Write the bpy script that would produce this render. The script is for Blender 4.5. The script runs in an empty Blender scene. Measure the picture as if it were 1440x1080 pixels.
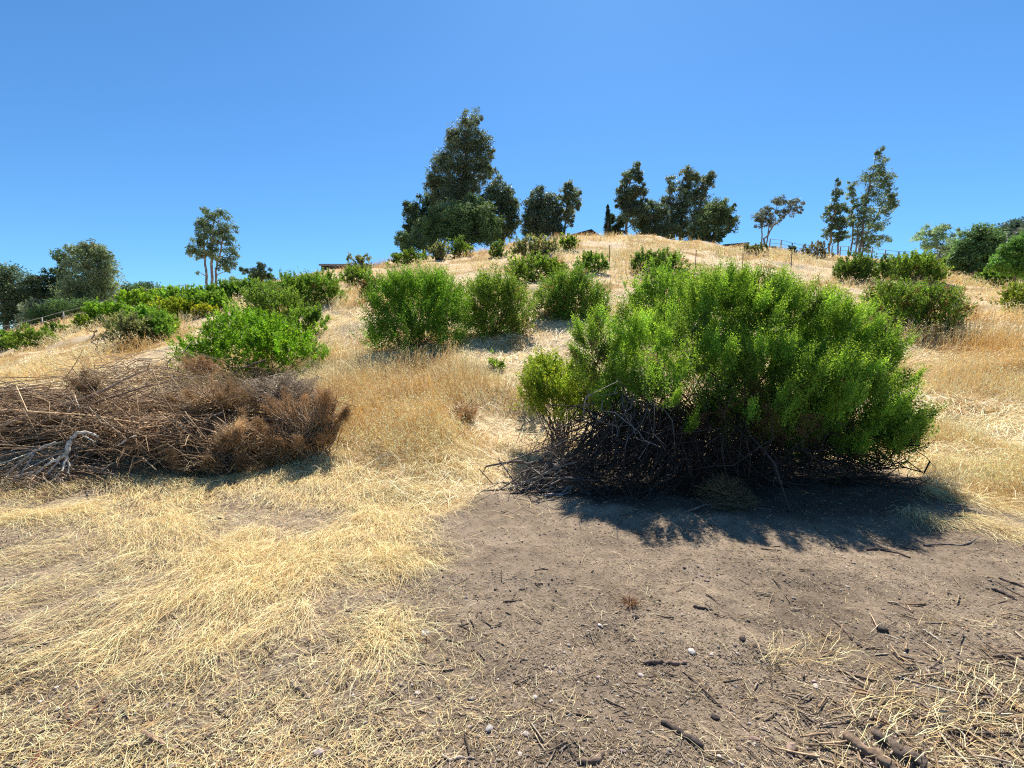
import bpy, math
import numpy as np
from math import radians, sin, cos, tan, pi

sc = bpy.context.scene
COL = sc.collection
PITCH = radians(5.2)
F = 660.0                       # focal length in pixels of the 1440 wide photograph
CAM = np.array([0.0, 0.0, 1.6])
SUN_EL, SUN_AZ = radians(54), radians(11)      # azimuth measured from +Y towards +X

# ------------------------------------------------------------------ noise
def _hash(ix, iy, seed):
    h = (ix.astype(np.int64) * 374761393 + iy.astype(np.int64) * 668265263 + seed * 974634533) & 0x7fffffff
    h = ((h ^ (h >> 13)) * 1274126177) & 0x7fffffff
    h = h ^ (h >> 16)
    return (h & 0xffff) / 65535.0

def vnoise(x, y, seed=0):
    x = np.asarray(x, float); y = np.asarray(y, float)
    ix = np.floor(x); iy = np.floor(y)
    fx = x - ix; fy = y - iy
    fx = fx * fx * (3 - 2 * fx); fy = fy * fy * (3 - 2 * fy)
    a = _hash(ix, iy, seed); b = _hash(ix + 1, iy, seed)
    c = _hash(ix, iy + 1, seed); d = _hash(ix + 1, iy + 1, seed)
    return (a * (1 - fx) + b * fx) * (1 - fy) + (c * (1 - fx) + d * fx) * fy

def fbm(x, y, seed=0, oct=3):
    s = 0; a = 0.5; t = 0
    for o in range(oct):
        s = s + a * vnoise(x * 2 ** o, y * 2 ** o, seed + o * 17); t += a; a *= 0.5
    return s / t

def sstep(a, b, x):
    t = np.clip((x - a) / (b - a), 0, 1)
    return t * t * (3 - 2 * t)

def norm(v):
    v = np.asarray(v, float)
    return v / np.maximum(np.linalg.norm(v, axis=-1, keepdims=True), 1e-9)

# ------------------------------------------------------------------ photograph geometry -> world
def ray(px, py):
    px = np.asarray(px, float); py = np.asarray(py, float)
    X = (px - 720) / F; U = (540 - py) / F
    return np.stack([X, cos(PITCH) + U * sin(PITCH), U * cos(PITCH) - sin(PITCH)], -1)

def at(px, py, Y):
    """world point seen at (px, py) whose depth along +Y is Y"""
    d = ray(px, py)
    return CAM + d * (Y / d[..., 1:2])

SKY = [(-700, 500), (-300, 492), (0, 474), (60, 460), (120, 445), (200, 424), (300, 410), (400, 394), (470, 381), (540, 370),
       (600, 362), (660, 355), (720, 346), (780, 335), (840, 332), (910, 331), (960, 338), (1020, 345), (1090, 352),
       (1150, 359), (1200, 363), (1280, 368), (1340, 382), (1400, 388), (1440, 386), (1800, 400), (2200, 420)]
_d = ray([p for p, q in SKY], [q for p, q in SKY])
SU = _d[:, 0] / _d[:, 1]; ST = _d[:, 2] / _d[:, 1]
YC = 40.0
EDGE = [(-500, 700), (0, 690), (200, 672), (330, 662), (450, 690), (560, 725), (640, 715), (720, 690), (830, 672), (1000, 665), (1240, 668),
        (1310, 705), (1440, 748), (1900, 760)]      # where the bare road ends and the slope begins
def _edge():
    d = ray([p for p, q in EDGE], [q for p, q in EDGE])
    k = -CAM[2] / d[:, 2]
    return d[:, 0] / d[:, 1], d[:, 1] * k
EU, EY = _edge()

def U_of(x, y):
    return x / np.maximum(y, 2.0)

def height(x, y):
    x = np.asarray(x, float); y = np.asarray(y, float)
    u = U_of(x, y)
    zc = 1.6 + np.interp(u, SU, ST) * YC
    y0 = np.interp(u, EU, EY) - 0.1
    y0 = np.where(u < -0.4, y0 + 1.0 * sstep(-0.4, -0.75, u), y0)
    s = np.clip((y - y0) / (YC - y0), 0, 1)
    p = s + 0.10 * s * (1 - s) - 0.02 * (1 - np.exp(-np.clip(y - y0, 0, None) / 0.5)) * (1 - s)
    z = zc * np.maximum(p, 0)
    far = np.clip(y - YC, 0, None)
    z = z - 0.02 * far
    z = np.where(y > 140, z * (1 - sstep(140, 380, y)) - 12 * sstep(140, 380, y), z)
    amp = sstep(5, 9, y) * (1 - sstep(300, 500, y))
    z = z + (fbm(x * 0.45, y * 0.45, 3) - 0.5) * 0.55 * amp + (fbm(x * 1.7, y * 1.7, 8) - 0.5) * 0.14 * amp
    near = 1 - sstep(9, 14, np.abs(y))
    z = z + (fbm(x * 0.9, y * 0.9, 5) - 0.5) * 0.13 * near + (fbm(x * 4.6, y * 4.6, 6) - 0.5) * 0.062 * near
    return z

def ground_at(px, py, lo=1.2, hi=60.0):
    d = ray(px, py); d = d / d[1]
    ys = np.exp(np.linspace(math.log(lo), math.log(hi), 900))
    P = CAM + d[None] * ys[:, None]
    below = P[:, 2] < height(P[:, 0], P[:, 1])
    i = int(np.argmax(below)) if below.any() else len(ys) - 1
    p = P[i].copy(); p[2] = float(height(p[0], p[1]))
    return p

def ground_pts(px, py):
    """vectorised ground_at: march, then bisect"""
    d = ray(np.asarray(px, float), np.asarray(py, float)); d = d / d[:, 1:2]
    n = len(d); lo = np.full(n, 1.2); hi = np.full(n, 60.0); done = np.zeros(n, bool); prev = 1.2
    for yy in np.exp(np.linspace(math.log(1.25), math.log(60), 50)):
        k = np.where(~done)[0]
        if len(k) == 0: break
        P = CAM + d[k] * yy; b = P[:, 2] < height(P[:, 0], P[:, 1])
        lo[k[b]] = prev; hi[k[b]] = yy; done[k[b]] = True; prev = yy
    for _ in range(6):
        mid = (lo + hi) / 2; P = CAM + d * mid[:, None]; b = P[:, 2] < height(P[:, 0], P[:, 1])
        hi = np.where(b, mid, hi); lo = np.where(b, lo, mid)
    P = CAM + d * hi[:, None]; P[:, 2] = height(P[:, 0], P[:, 1])
    return P

def on_ground(x, y, dz=0.0):
    return np.stack([x, y, height(x, y) + dz], -1)

# ------------------------------------------------------------------ mesh building
def qmesh(name, V, Q, C, mat, parent=None, smooth=False):
    me = bpy.data.meshes.new(name)
    V = np.asarray(V, np.float32).reshape(-1, 3); Q = np.asarray(Q, np.int32).reshape(-1, 4)
    me.vertices.add(len(V)); me.vertices.foreach_set('co', V.ravel())
    me.loops.add(Q.size); me.loops.foreach_set('vertex_index', Q.ravel())
    me.polygons.add(len(Q)); me.polygons.foreach_set('loop_start', np.arange(0, Q.size, 4, dtype=np.int32))
    if smooth: me.polygons.foreach_set('use_smooth', np.ones(len(Q), bool))
    if C is not None:
        C = np.asarray(C, np.float32)
        if C.ndim == 1: C = np.tile(C, (len(V), 1))
        C = np.clip(C, 0, .9)
        if C.shape[1] == 3: C = np.concatenate([C, np.ones((len(C), 1), np.float32)], 1)
        a = me.color_attributes.new('col', 'FLOAT_COLOR', 'POINT')
        a.data.foreach_set('color', C.ravel())
    me.update(calc_edges=True); me.validate()
    me.materials.append(mat)
    o = bpy.data.objects.new(name, me); COL.objects.link(o)
    if parent is not None: o.parent = parent; o.matrix_parent_inverse = parent.matrix_basis.inverted()
    return o

class Acc:
    def __init__(self): self.V = []; self.Q = []; self.C = []; self.n = 0
    def add(self, V, Q, C):
        V = np.asarray(V, float).reshape(-1, 3)
        C = np.asarray(C, float)
        if C.ndim == 1: C = np.tile(C, (len(V), 1))
        self.V.append(V); self.Q.append(np.asarray(Q).reshape(-1, 4) + self.n); self.C.append(C); self.n += len(V)
    def build(self, name, mat, parent=None, smooth=False):
        return qmesh(name, np.concatenate(self.V), np.concatenate(self.Q), np.concatenate(self.C), mat, parent, smooth)

def g_leaves(P, A, S, L, W, C):
    """diamond leaf quads"""
    n = len(P); L = np.broadcast_to(L, (n,))[:, None]; W = np.broadcast_to(W, (n,))[:, None]
    V = np.stack([P, P + A * L * .45 + S * W * .5, P + A * L, P + A * L * .45 - S * W * .5], 1)
    Q = np.arange(n * 4).reshape(n, 4)
    return V.reshape(-1, 3), Q, np.repeat(C, 4, 0)

def g_strips(P, W, side, C):
    """P (n,K,3) ribbon centre lines, W (n,K) widths, side (n,3), C (n,3) or (n,K,3)"""
    n, K, _ = P.shape
    s = side[:, None, :] * W[..., None] * .5
    V = np.stack([P - s, P + s], 2)                       # n,K,2,3
    base = np.arange(n)[:, None] * (2 * K) + np.arange(K - 1)[None] * 2
    Q = np.stack([base, base + 1, base + 3, base + 2], -1)
    if C.ndim == 2: C = np.repeat(C[:, None], K, 1)
    return V.reshape(-1, 3), Q.reshape(-1, 4), np.repeat(C.reshape(-1, 3), 2, 0)

def g_tubes(P, R, C, sides=4, seed=1):
    n, K, _ = P.shape
    T = norm(np.gradient(P, axis=1))
    ref = norm(np.array([0.31, 0.23, 0.92]))
    A = np.cross(T, ref); bad = np.linalg.norm(A, axis=-1) < .2
    A[bad] = np.cross(T[bad], np.array([1., 0, 0])); A = norm(A); B = np.cross(T, A)
    ang = np.arange(sides) * 2 * pi / sides
    V = P[:, :, None] + R[..., None, None] * (A[:, :, None] * np.cos(ang)[None, None, :, None] + B[:, :, None] * np.sin(ang)[None, None, :, None])
    b = np.arange(n)[:, None, None] * (K * sides) + np.arange(K - 1)[None, :, None] * sides
    i = np.arange(sides)[None, None]; j = (i + 1) % sides
    Q = np.stack([b + i, b + j, b + j + sides, b + i + sides], -1)
    if C.ndim == 2: C = np.repeat(C[:, None], K, 1)
    return V.reshape(-1, 3), Q.reshape(-1, 4), np.repeat(C.reshape(-1, 3), sides, 0)

def g_box(c, sx, sy, sz, rot=0.0):
    v = np.array([[x, y, z] for x in (-1, 1) for y in (-1, 1) for z in (-1, 1)], float) * np.array([sx, sy, sz]) / 2
    cr, sr = cos(rot), sin(rot)
    v = np.stack([v[:, 0] * cr - v[:, 1] * sr, v[:, 0] * sr + v[:, 1] * cr, v[:, 2]], -1) + np.asarray(c, float)
    q = np.array([[0, 1, 3, 2], [4, 6, 7, 5], [0, 4, 5, 1], [2, 3, 7, 6], [0, 2, 6, 4], [1, 5, 7, 3]])
    return v, q

def g_rocks(P, R, C, rng):
    """lumpy pebbles: displaced 8-sided, 4-ring blobs"""
    n = len(P); sides, rings = 7, 5
    ph = np.linspace(0.12, pi - 0.12, rings); th = np.arange(sides) * 2 * pi / sides
    base = np.stack([np.sin(ph)[:, None] * np.cos(th)[None], np.sin(ph)[:, None] * np.sin(th)[None], np.cos(ph)[:, None] + 0 * th[None]], -1)
    sc3 = rng.uniform(.6, 1.25, (n, 1, 1, 3)) * np.array([1, 1, .62])
    j = 1 + rng.normal(0, .13, (n, rings, sides, 1))
    V = base[None] * j * sc3 * R[:, None, None, None]
    a = rng.uniform(0, 2 * pi, n); ca, sa = np.cos(a)[:, None, None], np.sin(a)[:, None, None]
    V = np.stack([V[..., 0] * ca - V[..., 1] * sa, V[..., 0] * sa + V[..., 1] * ca, V[..., 2]], -1) + P[:, None, None]
    b = np.arange(n)[:, None, None] * (rings * sides) + np.arange(rings - 1)[None, :, None] * sides
    i = np.arange(sides)[None, None]; k = (i + 1) % sides
    Q = np.stack([b + i, b + i + sides, b + k + sides, b + k], -1).reshape(-1, 4)
    caps = []
    for r in (0, rings - 1):
        o = np.arange(n) * (rings * sides) + r * sides
        caps += [np.stack([o, o + 1, o + 2, o + 3], -1), np.stack([o, o + 3, o + 4, o + 5], -1)]
    Q = np.concatenate([Q] + caps)
    return V.reshape(-1, 3), Q, np.repeat(C, rings * sides, 0)

def empty(name, loc):
    o = bpy.data.objects.new(name, None); COL.objects.link(o)
    o.location = [float(v) for v in loc]; o.empty_display_size = .2
    bpy.context.view_layer.update()
    return o

def tag(o, label=None, cat=None, group=None, kind=None):
    if label: o['label'] = label
    if cat: o['category'] = cat
    if group: o['group'] = group
    if kind: o['kind'] = kind
    return o

# ------------------------------------------------------------------ materials
def new_mat(name):
    m = bpy.data.materials.new(name); m.use_nodes = True
    nt = m.node_tree; nt.nodes.clear()
    out = nt.nodes.new('ShaderNodeOutputMaterial')
    return m, nt, out

def N(nt, t, **kw):
    n = nt.nodes.new(t)
    for k, v in kw.items():
        if k in n.inputs: n.inputs[k].default_value = v
        else: setattr(n, k, v)
    return n

def leafy(name, trans=0.4, rough=0.5, spec=0.25, tgain=1.25, tint=(1.05, 1.0, .6)):
    m, nt, out = new_mat(name)
    a = N(nt, 'ShaderNodeVertexColor', layer_name='col')
    p = N(nt, 'ShaderNodeBsdfPrincipled', Roughness=rough); p.inputs['Specular IOR Level'].default_value = spec
    t = N(nt, 'ShaderNodeBsdfTranslucent'); mx = N(nt, 'ShaderNodeMixShader', Fac=trans)
    g = N(nt, 'ShaderNodeMix', data_type='RGBA', blend_type='MULTIPLY'); g.inputs[0].default_value = 1
    g.inputs[7].default_value = (tint[0] * tgain, tint[1] * tgain, tint[2] * tgain, 1)
    nt.links.new(a.outputs[0], p.inputs['Base Color']); nt.links.new(a.outputs[0], g.inputs[6])
    nt.links.new(g.outputs[2], t.inputs['Color'])
    nt.links.new(p.outputs[0], mx.inputs[1]); nt.links.new(t.outputs[0], mx.inputs[2]); nt.links.new(mx.outputs[0], out.inputs[0])
    return m

def barky(name, scale=30, rough=.9, amount=.55, bump=.3):
    m, nt, out = new_mat(name)
    a = N(nt, 'ShaderNodeVertexColor', layer_name='col')
    tc = N(nt, 'ShaderNodeTexCoord'); n = N(nt, 'ShaderNodeTexNoise', Scale=scale, Detail=5.0)
    nt.links.new(tc.outputs['Object'], n.inputs['Vector'])
    r = N(nt, 'ShaderNodeMapRange'); r.inputs[1].default_value = .3; r.inputs[2].default_value = .7
    r.inputs[3].default_value = 1 - amount; r.inputs[4].default_value = 1 + amount * .6
    nt.links.new(n.outputs[0], r.inputs[0])
    g = N(nt, 'ShaderNodeMix', data_type='RGBA', blend_type='MULTIPLY'); g.inputs[0].default_value = 1
    nt.links.new(a.outputs[0], g.inputs[6]); nt.links.new(r.outputs[0], g.inputs[7])
    p = N(nt, 'ShaderNodeBsdfPrincipled', Roughness=rough); p.inputs['Specular IOR Level'].default_value = .15
    b = N(nt, 'ShaderNodeBump', Strength=bump, Distance=.02); nt.links.new(n.outputs[0], b.inputs['Height'])
    nt.links.new(b.outputs[0], p.inputs['Normal'])
    nt.links.new(g.outputs[2], p.inputs['Base Color']); nt.links.new(p.outputs[0], out.inputs[0])
    return m

def ground_mat():
    m, nt, out = new_mat('ground_soil_and_thatch')
    L = nt.links.new
    a = N(nt, 'ShaderNodeVertexColor', layer_name='col')         # r: thatch cover, g: litter cover, b: golden patches, plus shrub litter with painted-in shade
    sep = N(nt, 'ShaderNodeSeparateColor'); L(a.outputs[0], sep.inputs[0])
    tc = N(nt, 'ShaderNodeTexCoord')
    def noise(s, d=6.0, r=.6):
        n = N(nt, 'ShaderNodeTexNoise', Scale=s, Detail=d, Roughness=r); L(tc.outputs['Object'], n.inputs['Vector']); return n
    def ramp(src, stops):
        r = N(nt, 'ShaderNodeValToRGB'); cr = r.color_ramp
        while len(cr.elements) < len(stops): cr.elements.new(.5)
        for e, (p, c) in zip(cr.elements, stops): e.position = p; e.color = (*c, 1)
        L(src, r.inputs[0]); return r
    n1 = noise(1.3); n2 = noise(9); n3 = noise(75, 8, .75); n4 = noise(220, 4, .7)
    soil = ramp(n3.outputs[0], [(.30, (.100, .075, .052)), (.45, (.240, .186, .133)), (.60, (.340, .270, .196)), (.76, (.55, .45, .33))])
    tone = ramp(n1.outputs[0], [(.32, (.66, .64, .63)), (.68, (1.2, 1.18, 1.16))])
    s2 = N(nt, 'ShaderNodeMix', data_type='RGBA', blend_type='MULTIPLY'); s2.inputs[0].default_value = 1
    t9 = ramp(n2.outputs[0], [(.33, (.76, .75, .74)), (.62, (1.14, 1.13, 1.12))]); t10 = N(nt, 'ShaderNodeMix', data_type='RGBA', blend_type='MULTIPLY'); t10.inputs[0].default_value = 1
    L(tone.outputs[0], t10.inputs[6]); L(t9.outputs[0], t10.inputs[7])
    L(soil.outputs[0], s2.inputs[6]); L(t10.outputs[2], s2.inputs[7])
    spk = ramp(n4.outputs[0], [(.60, (0, 0, 0)), (.72, (1, 1, 1))])
    s3 = N(nt, 'ShaderNodeMix', data_type='RGBA'); s3.inputs[7].default_value = (.36, .28, .18, 1)
    sm = N(nt, 'ShaderNodeMath', operation='MULTIPLY'); sm.inputs[1].default_value = .55
    L(spk.outputs[0], sm.inputs[0]); L(sm.outputs[0], s3.inputs[0]); L(s2.outputs[2], s3.inputs[6])
    # thatch: matted dry grass
    wv = N(nt, 'ShaderNodeTexNoise', Scale=42.0, Detail=7.0, Roughness=.75, Distortion=1.8); L(tc.outputs['Object'], wv.inputs['Vector'])
    th = ramp(wv.outputs[0], [(.25, (.27, .18, .095)), (.45, (.53, .395, .235)), (.6, (.69, .55, .36)), (.8, (.78, .67, .48))])
    gold = ramp(wv.outputs[0], [(.25, (.13, .07, .02)), (.5, (.36, .22, .075)), (.8, (.52, .36, .15))])
    t2 = N(nt, 'ShaderNodeMix', data_type='RGBA'); L(sep.outputs[2], t2.inputs[0]); L(th.outputs[0], t2.inputs[6]); L(gold.outputs[0], t2.inputs[7])
    # cover with ragged edge
    ed = N(nt, 'ShaderNodeMath', operation='ADD'); L(sep.outputs[0], ed.inputs[0])
    e2 = N(nt, 'ShaderNodeMath', operation='MULTIPLY_ADD'); e2.inputs[1].default_value = 1.5; e2.inputs[2].default_value = -.75
    nmx = noise(26, 7, .72); L(nmx.outputs[0], e2.inputs[0]); L(e2.outputs[0], ed.inputs[1])
    lt = N(nt, 'ShaderNodeMath', operation='MULTIPLY_ADD'); lt.inputs[1].default_value = .40; L(sep.outputs[1], lt.inputs[0]); L(ed.outputs[0], lt.inputs[2])
    er = N(nt, 'ShaderNodeMapRange', interpolation_type='SMOOTHSTEP'); er.inputs[1].default_value = .38; er.inputs[2].default_value = .62
    L(lt.outputs[0], er.inputs[0])
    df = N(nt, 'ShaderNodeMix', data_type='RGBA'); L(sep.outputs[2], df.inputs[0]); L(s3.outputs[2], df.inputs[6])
    dcol = ramp(n3.outputs[0], [(.3, (.045, .034, .026)), (.55, (.105, .080, .060)), (.8, (.20, .15, .11))]); L(dcol.outputs[0], df.inputs[7])  # leaf litter colours, darkened to paint in the shrub's shade
    fin = N(nt, 'ShaderNodeMix', data_type='RGBA'); L(er.outputs[0], fin.inputs[0]); L(df.outputs[2], fin.inputs[6]); L(t2.outputs[2], fin.inputs[7])
    p = N(nt, 'ShaderNodeBsdfPrincipled', Roughness=.95); p.inputs['Specular IOR Level'].default_value = .1
    L(fin.outputs[2], p.inputs['Base Color'])
    hsum = N(nt, 'ShaderNodeMath', operation='MULTIPLY_ADD'); hsum.inputs[1].default_value = .35
    L(n4.outputs[0], hsum.inputs[0]); L(n3.outputs[0], hsum.inputs[2])
    b = N(nt, 'ShaderNodeBump', Strength=.9, Distance=.018); L(hsum.outputs[0], b.inputs['Height']); L(b.outputs[0], p.inputs['Normal'])
    L(p.outputs[0], out.inputs[0])
    return m

M_LEAF = leafy('shrub_leaf', .44, .55, .18, 1.38, (1.04, 1.0, .52))
M_TREE = leafy('tree_leaf', .38, .5, .25, 1.1, (1, 1, .8))
M_DRY = leafy('dry_leaf', .25, .8, .1, 1.0, (1, .95, .85))
M_STRAW = leafy('dry_straw', .22, .55, .3, 1.0, (1, .95, .8))
M_WOOD = barky('weathered_wood', 45)
M_BARK = barky('tree_bark', 3, bump=.5)
M_STONE = barky('stone', 60, .85, .35)
M_METAL = barky('rusty_metal', 20, .6, .3, .05)
M_PAINT = barky('painted_wood', 8, .6, .15, .05)
M_ROOF = barky('roof_shingle', 14, .8, .35, .2)

# ------------------------------------------------------------------ setting: ground
def cover(x, y):
    """thatch cover 0..1"""
    u = U_of(x, y)
    yb = np.interp(u, EU, EY)
    d = y - yb + (fbm(x * 1.3, y * 1.3, 31) - .5) * 0.9
    e = ((x - 2.35) / 2.1) ** 2 + ((y - 5.3) / 1.3) ** 2
    return sstep(-0.35, 0.55, d) * sstep(.75, 1.15, e)

def golden(x, y):
    return sstep(.50, .66, fbm(x * .55 + 7, y * .55, 44))

def build_ground():
    us = np.unique(np.concatenate([np.linspace(-1.35, 1.35, 620), np.linspace(-6, -1.35, 40), np.linspace(1.35, 6, 40)]))
    ys = np.concatenate([-np.exp(np.linspace(math.log(3000), math.log(.3), 40)), np.linspace(-.2, 1.2, 20)[0:],
                         np.exp(np.linspace(math.log(1.25), math.log(60), 420)), np.exp(np.linspace(math.log(62), math.log(4000), 50))])
    Uu, Yy = np.meshgrid(us, ys)
    w = np.maximum(np.abs(Yy) , 2.0)
    X = Uu * w
    Z = height(X, Yy)
    V = np.stack([X, Yy, Z], -1).reshape(-1, 3)
    ny, nx = X.shape
    i = np.arange(ny - 1)[:, None] * nx + np.arange(nx - 1)[None]
    Q = np.stack([i, i + 1, i + nx + 1, i + nx], -1).reshape(-1, 4)
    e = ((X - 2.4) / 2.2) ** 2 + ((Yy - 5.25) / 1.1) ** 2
    duff_shade = sstep(1.25, .7, e + (fbm(X * 3, Yy * 3, 12) - .5) * .5)  # litter under the shrub; its deep shade is painted in here too
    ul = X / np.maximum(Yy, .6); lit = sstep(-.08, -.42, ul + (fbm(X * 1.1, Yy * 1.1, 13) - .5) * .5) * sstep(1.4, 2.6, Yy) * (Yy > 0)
    c = np.stack([cover(X, Yy), lit, np.maximum(golden(X, Yy) * cover(X, Yy), duff_shade)], -1).reshape(-1, 3)
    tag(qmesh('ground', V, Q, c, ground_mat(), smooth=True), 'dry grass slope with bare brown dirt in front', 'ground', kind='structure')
build_ground()
# ------------------------------------------------------------------ shrubs
def lobes_world(lobes, Y):
    out = []
    for (px, py, rx, ry, dy) in lobes:
        c = at(px, py, Y + dy); k = (Y + dy) / F
        out.append([*c, rx * k, rx * k * .9, ry * k])
    return np.array(out)

def dome_lobes(x0, x1, yt, yb, rng, n=9):
    """lobes of a rounded bushy outline filling a photo box"""
    W, H = x1 - x0, yb - yt
    L = []
    cx, cy = (x0 + x1) / 2, yb - H * .42
    L.append((cx, cy, W * .34, H * .40, 0))
    for i in range(n):
        a = pi * (i + .5) / n + rng.normal(0, .1)
        rr = rng.uniform(.16, .25) * min(W, H * 1.7); k = rng.uniform(.88, 1.05)
        L.append((cx + cos(a) * (W / 2 - rr) * k, yb - rr * .7 - max(sin(a), 0.02) ** .8 * (H - rr * 1.5) * k, rr, rr * rng.uniform(.75, 1.05), rng.uniform(-.35, .25) * W * .01))
    for i in range(5):
        rr = rng.uniform(.13, .2) * min(W, H * 1.8)
        L.append((x0 + rr + (W - 2 * rr) * (i + .5 + rng.normal(0, .12)) / 5, yb - rr * .55, rr * 1.1, rr * .8, -rng.uniform(.0, .3) * W * .012))
    for i in range(n // 2 + 1):
        rr = rng.uniform(.16, .26) * min(W, H * 1.5)
        L.append((cx + rng.uniform(-.32, .32) * W, yb - rng.uniform(.25, .75) * H, rr, rr * rng.uniform(.7, 1.0), -rng.uniform(.1, .4) * W * .012))
    return L

def sprig_leaves(acc, Lw, nsp, m, slen, ll, lw, col, rng, up=.8, inner=.15, var=.22, tip=.25, yell=None, bot=-.35, per=1.8, pw=.34):
    """upright leafy shoots spread over the lobes' surfaces"""
    area = Lw[:, 3] * Lw[:, 5]; pr = area / area.sum()
    npl = int(np.clip(per * .5 * pi * (Lw[:, 3] * Lw[:, 5]).sum() / (pi * (1.5 * slen * pw) ** 2), 12, nsp / 3))                      # plumes: upright clusters of shoots
    k = rng.choice(len(Lw), npl, p=pr)
    d = norm(rng.normal(0, 1, (npl, 3)))
    low = d[:, 2] < bot; d[low, 2] *= -1
    rad = np.where(rng.random(npl) < inner, rng.uniform(.35, .72, npl), rng.uniform(.74, 1.02, npl))
    Pp = Lw[k, :3] + d * Lw[k, 3:6] * rad[:, None]
    pi_ = rng.integers(0, npl, nsp)
    hz_ = rng.random(nsp); psz = np.exp(rng.normal(0, .3, npl))[pi_]
    off = rng.normal(0, 1, (nsp, 3)) * (slen * pw * (1.15 - .85 * hz_) * psz)[:, None]; off[:, 2] = off[:, 2] * .3 + (hz_ - .45) * slen * pw * 3.7 * psz
    tl = d[:, :2][pi_] * (hz_ * slen * .7)[:, None]; off[:, :2] += tl
    P = Pp[pi_] + off; d = norm(d[pi_] + off / slen * .8); pg = np.exp(rng.normal(0, var * .9, npl))[pi_]
    # clip shoots that hide deep inside another lobe
    keep = np.ones(nsp, bool)
    for L in Lw:
        q = (((P - L[:3]) / L[3:6]) ** 2).sum(1)
        keep &= ~((q < .30) & (rng.random(nsp) < .6))
    P, d, pg = P[keep], d[keep], pg[keep]; n = len(P)
    A = norm(d * np.array([.6, .6, .35]) + np.array([0, 0, up]) + rng.normal(0, .28, (n, 3)))
    sl = slen * rng.uniform(.55, 1.35, n)
    ref = norm(rng.normal(0, 1, (n, 3))); B1 = norm(np.cross(A, ref)); B2 = np.cross(A, B1)
    t = (np.arange(m) + .5) / m
    ang = np.arange(m) * 2.4 + 0
    ph = rng.uniform(0, 6.28, n)
    rad_dir = B1[:, None] * np.cos(ang[None] + ph[:, None])[..., None] + B2[:, None] * np.sin(ang[None] + ph[:, None])[..., None]
    pos = P[:, None] + A[:, None] * (sl[:, None] * (t[None] - .35))[..., None] + rng.normal(0, 1, (n, m, 3)) * slen * .05
    ld = norm(rad_dir * rng.uniform(.5, 1.0, (n, m, 1)) + A[:, None] * rng.uniform(.5, 1.3, (n, m, 1)))
    sd = norm(np.cross(ld, rad_dir + A[:, None] * .7 + rng.normal(0, .35, (n, m, 3))))
    sz = (1.12 - .45 * t)[None] * rng.uniform(.7, 1.3, (n, m))
    # leaf colour: every shoot its own age, young pale tips
    g = np.exp(rng.normal(0, var * .6, (n, 1, 1))) * pg[:, None, None]; gl = np.exp(rng.normal(0, .14, (n, m, 1)))
    base = np.array(col)[None, None]
    yl = np.array(yell if yell is not None else (col[0] * 1.75, col[1] * 1.30, col[2] * 1.0))[None, None]
    mixf = np.clip(tip * (t[None, :, None] * 1.6) + rng.normal(0, .2, (n, 1, 1)), 0, 1)
    C = (base * (1 - mixf) + yl * mixf) * g * gl
    acc.add(*g_leaves(pos.reshape(-1, 3), ld.reshape(-1, 3), sd.reshape(-1, 3), (ll * sz).ravel(), (lw * sz).ravel(), C.reshape(-1, 3)))
    return P, A, sl

def twig_paths(P0, P1, rng, K=6, wig=.08, sag=0.0):
    n = len(P0); s = np.linspace(0, 1, K)[None, :, None]
    D = P1 - P0; Ln = np.linalg.norm(D, axis=1)[:, None, None]
    pts = P0[:, None] * (1 - s) + P1[:, None] * s
    off = np.cumsum(rng.normal(0, 1, (n, K, 3)), 1) * wig * Ln / K ** .5
    off = off - off[:, :1] - (off[:, -1:] - off[:, :1]) * s * .6
    bow = rng.normal(0, .5, (n, 1, 3)) * wig * 2 * Ln * (s * (1 - s) * 2)
    pts = pts + off + bow
    pts[..., 2] += sag * Ln[..., 0] * (s * (1 - s))[..., 0] * 4
    return pts

def branches(acc, base, Lw, n, r0, r1, col, rng, spread=.3, wig=.1, K=6, sides=4, reach=.9, var=.3):
    k = rng.integers(0, len(Lw), n)
    d = norm(rng.normal(0, 1, (n, 3)))
    P1 = Lw[k, :3] + d * Lw[k, 3:6] * reach * rng.random((n, 1)) ** .5
    P0 = base + rng.normal(0, spread, (n, 3)) * np.array([1, .7, 0])
    P0[:, 2] = height(P0[:, 0], P0[:, 1]) - .03
    pts = twig_paths(P0, P1, rng, K, wig)
    s = np.linspace(0, 1, K)
    R = (r0 * (1 - s) + r1 * s)[None] * rng.uniform(.6, 1.3, (n, 1))
    C = np.array(col)[None] * np.exp(rng.normal(0, var, (n, 1)))
    acc.add(*g_tubes(pts, R, C, sides))

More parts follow.
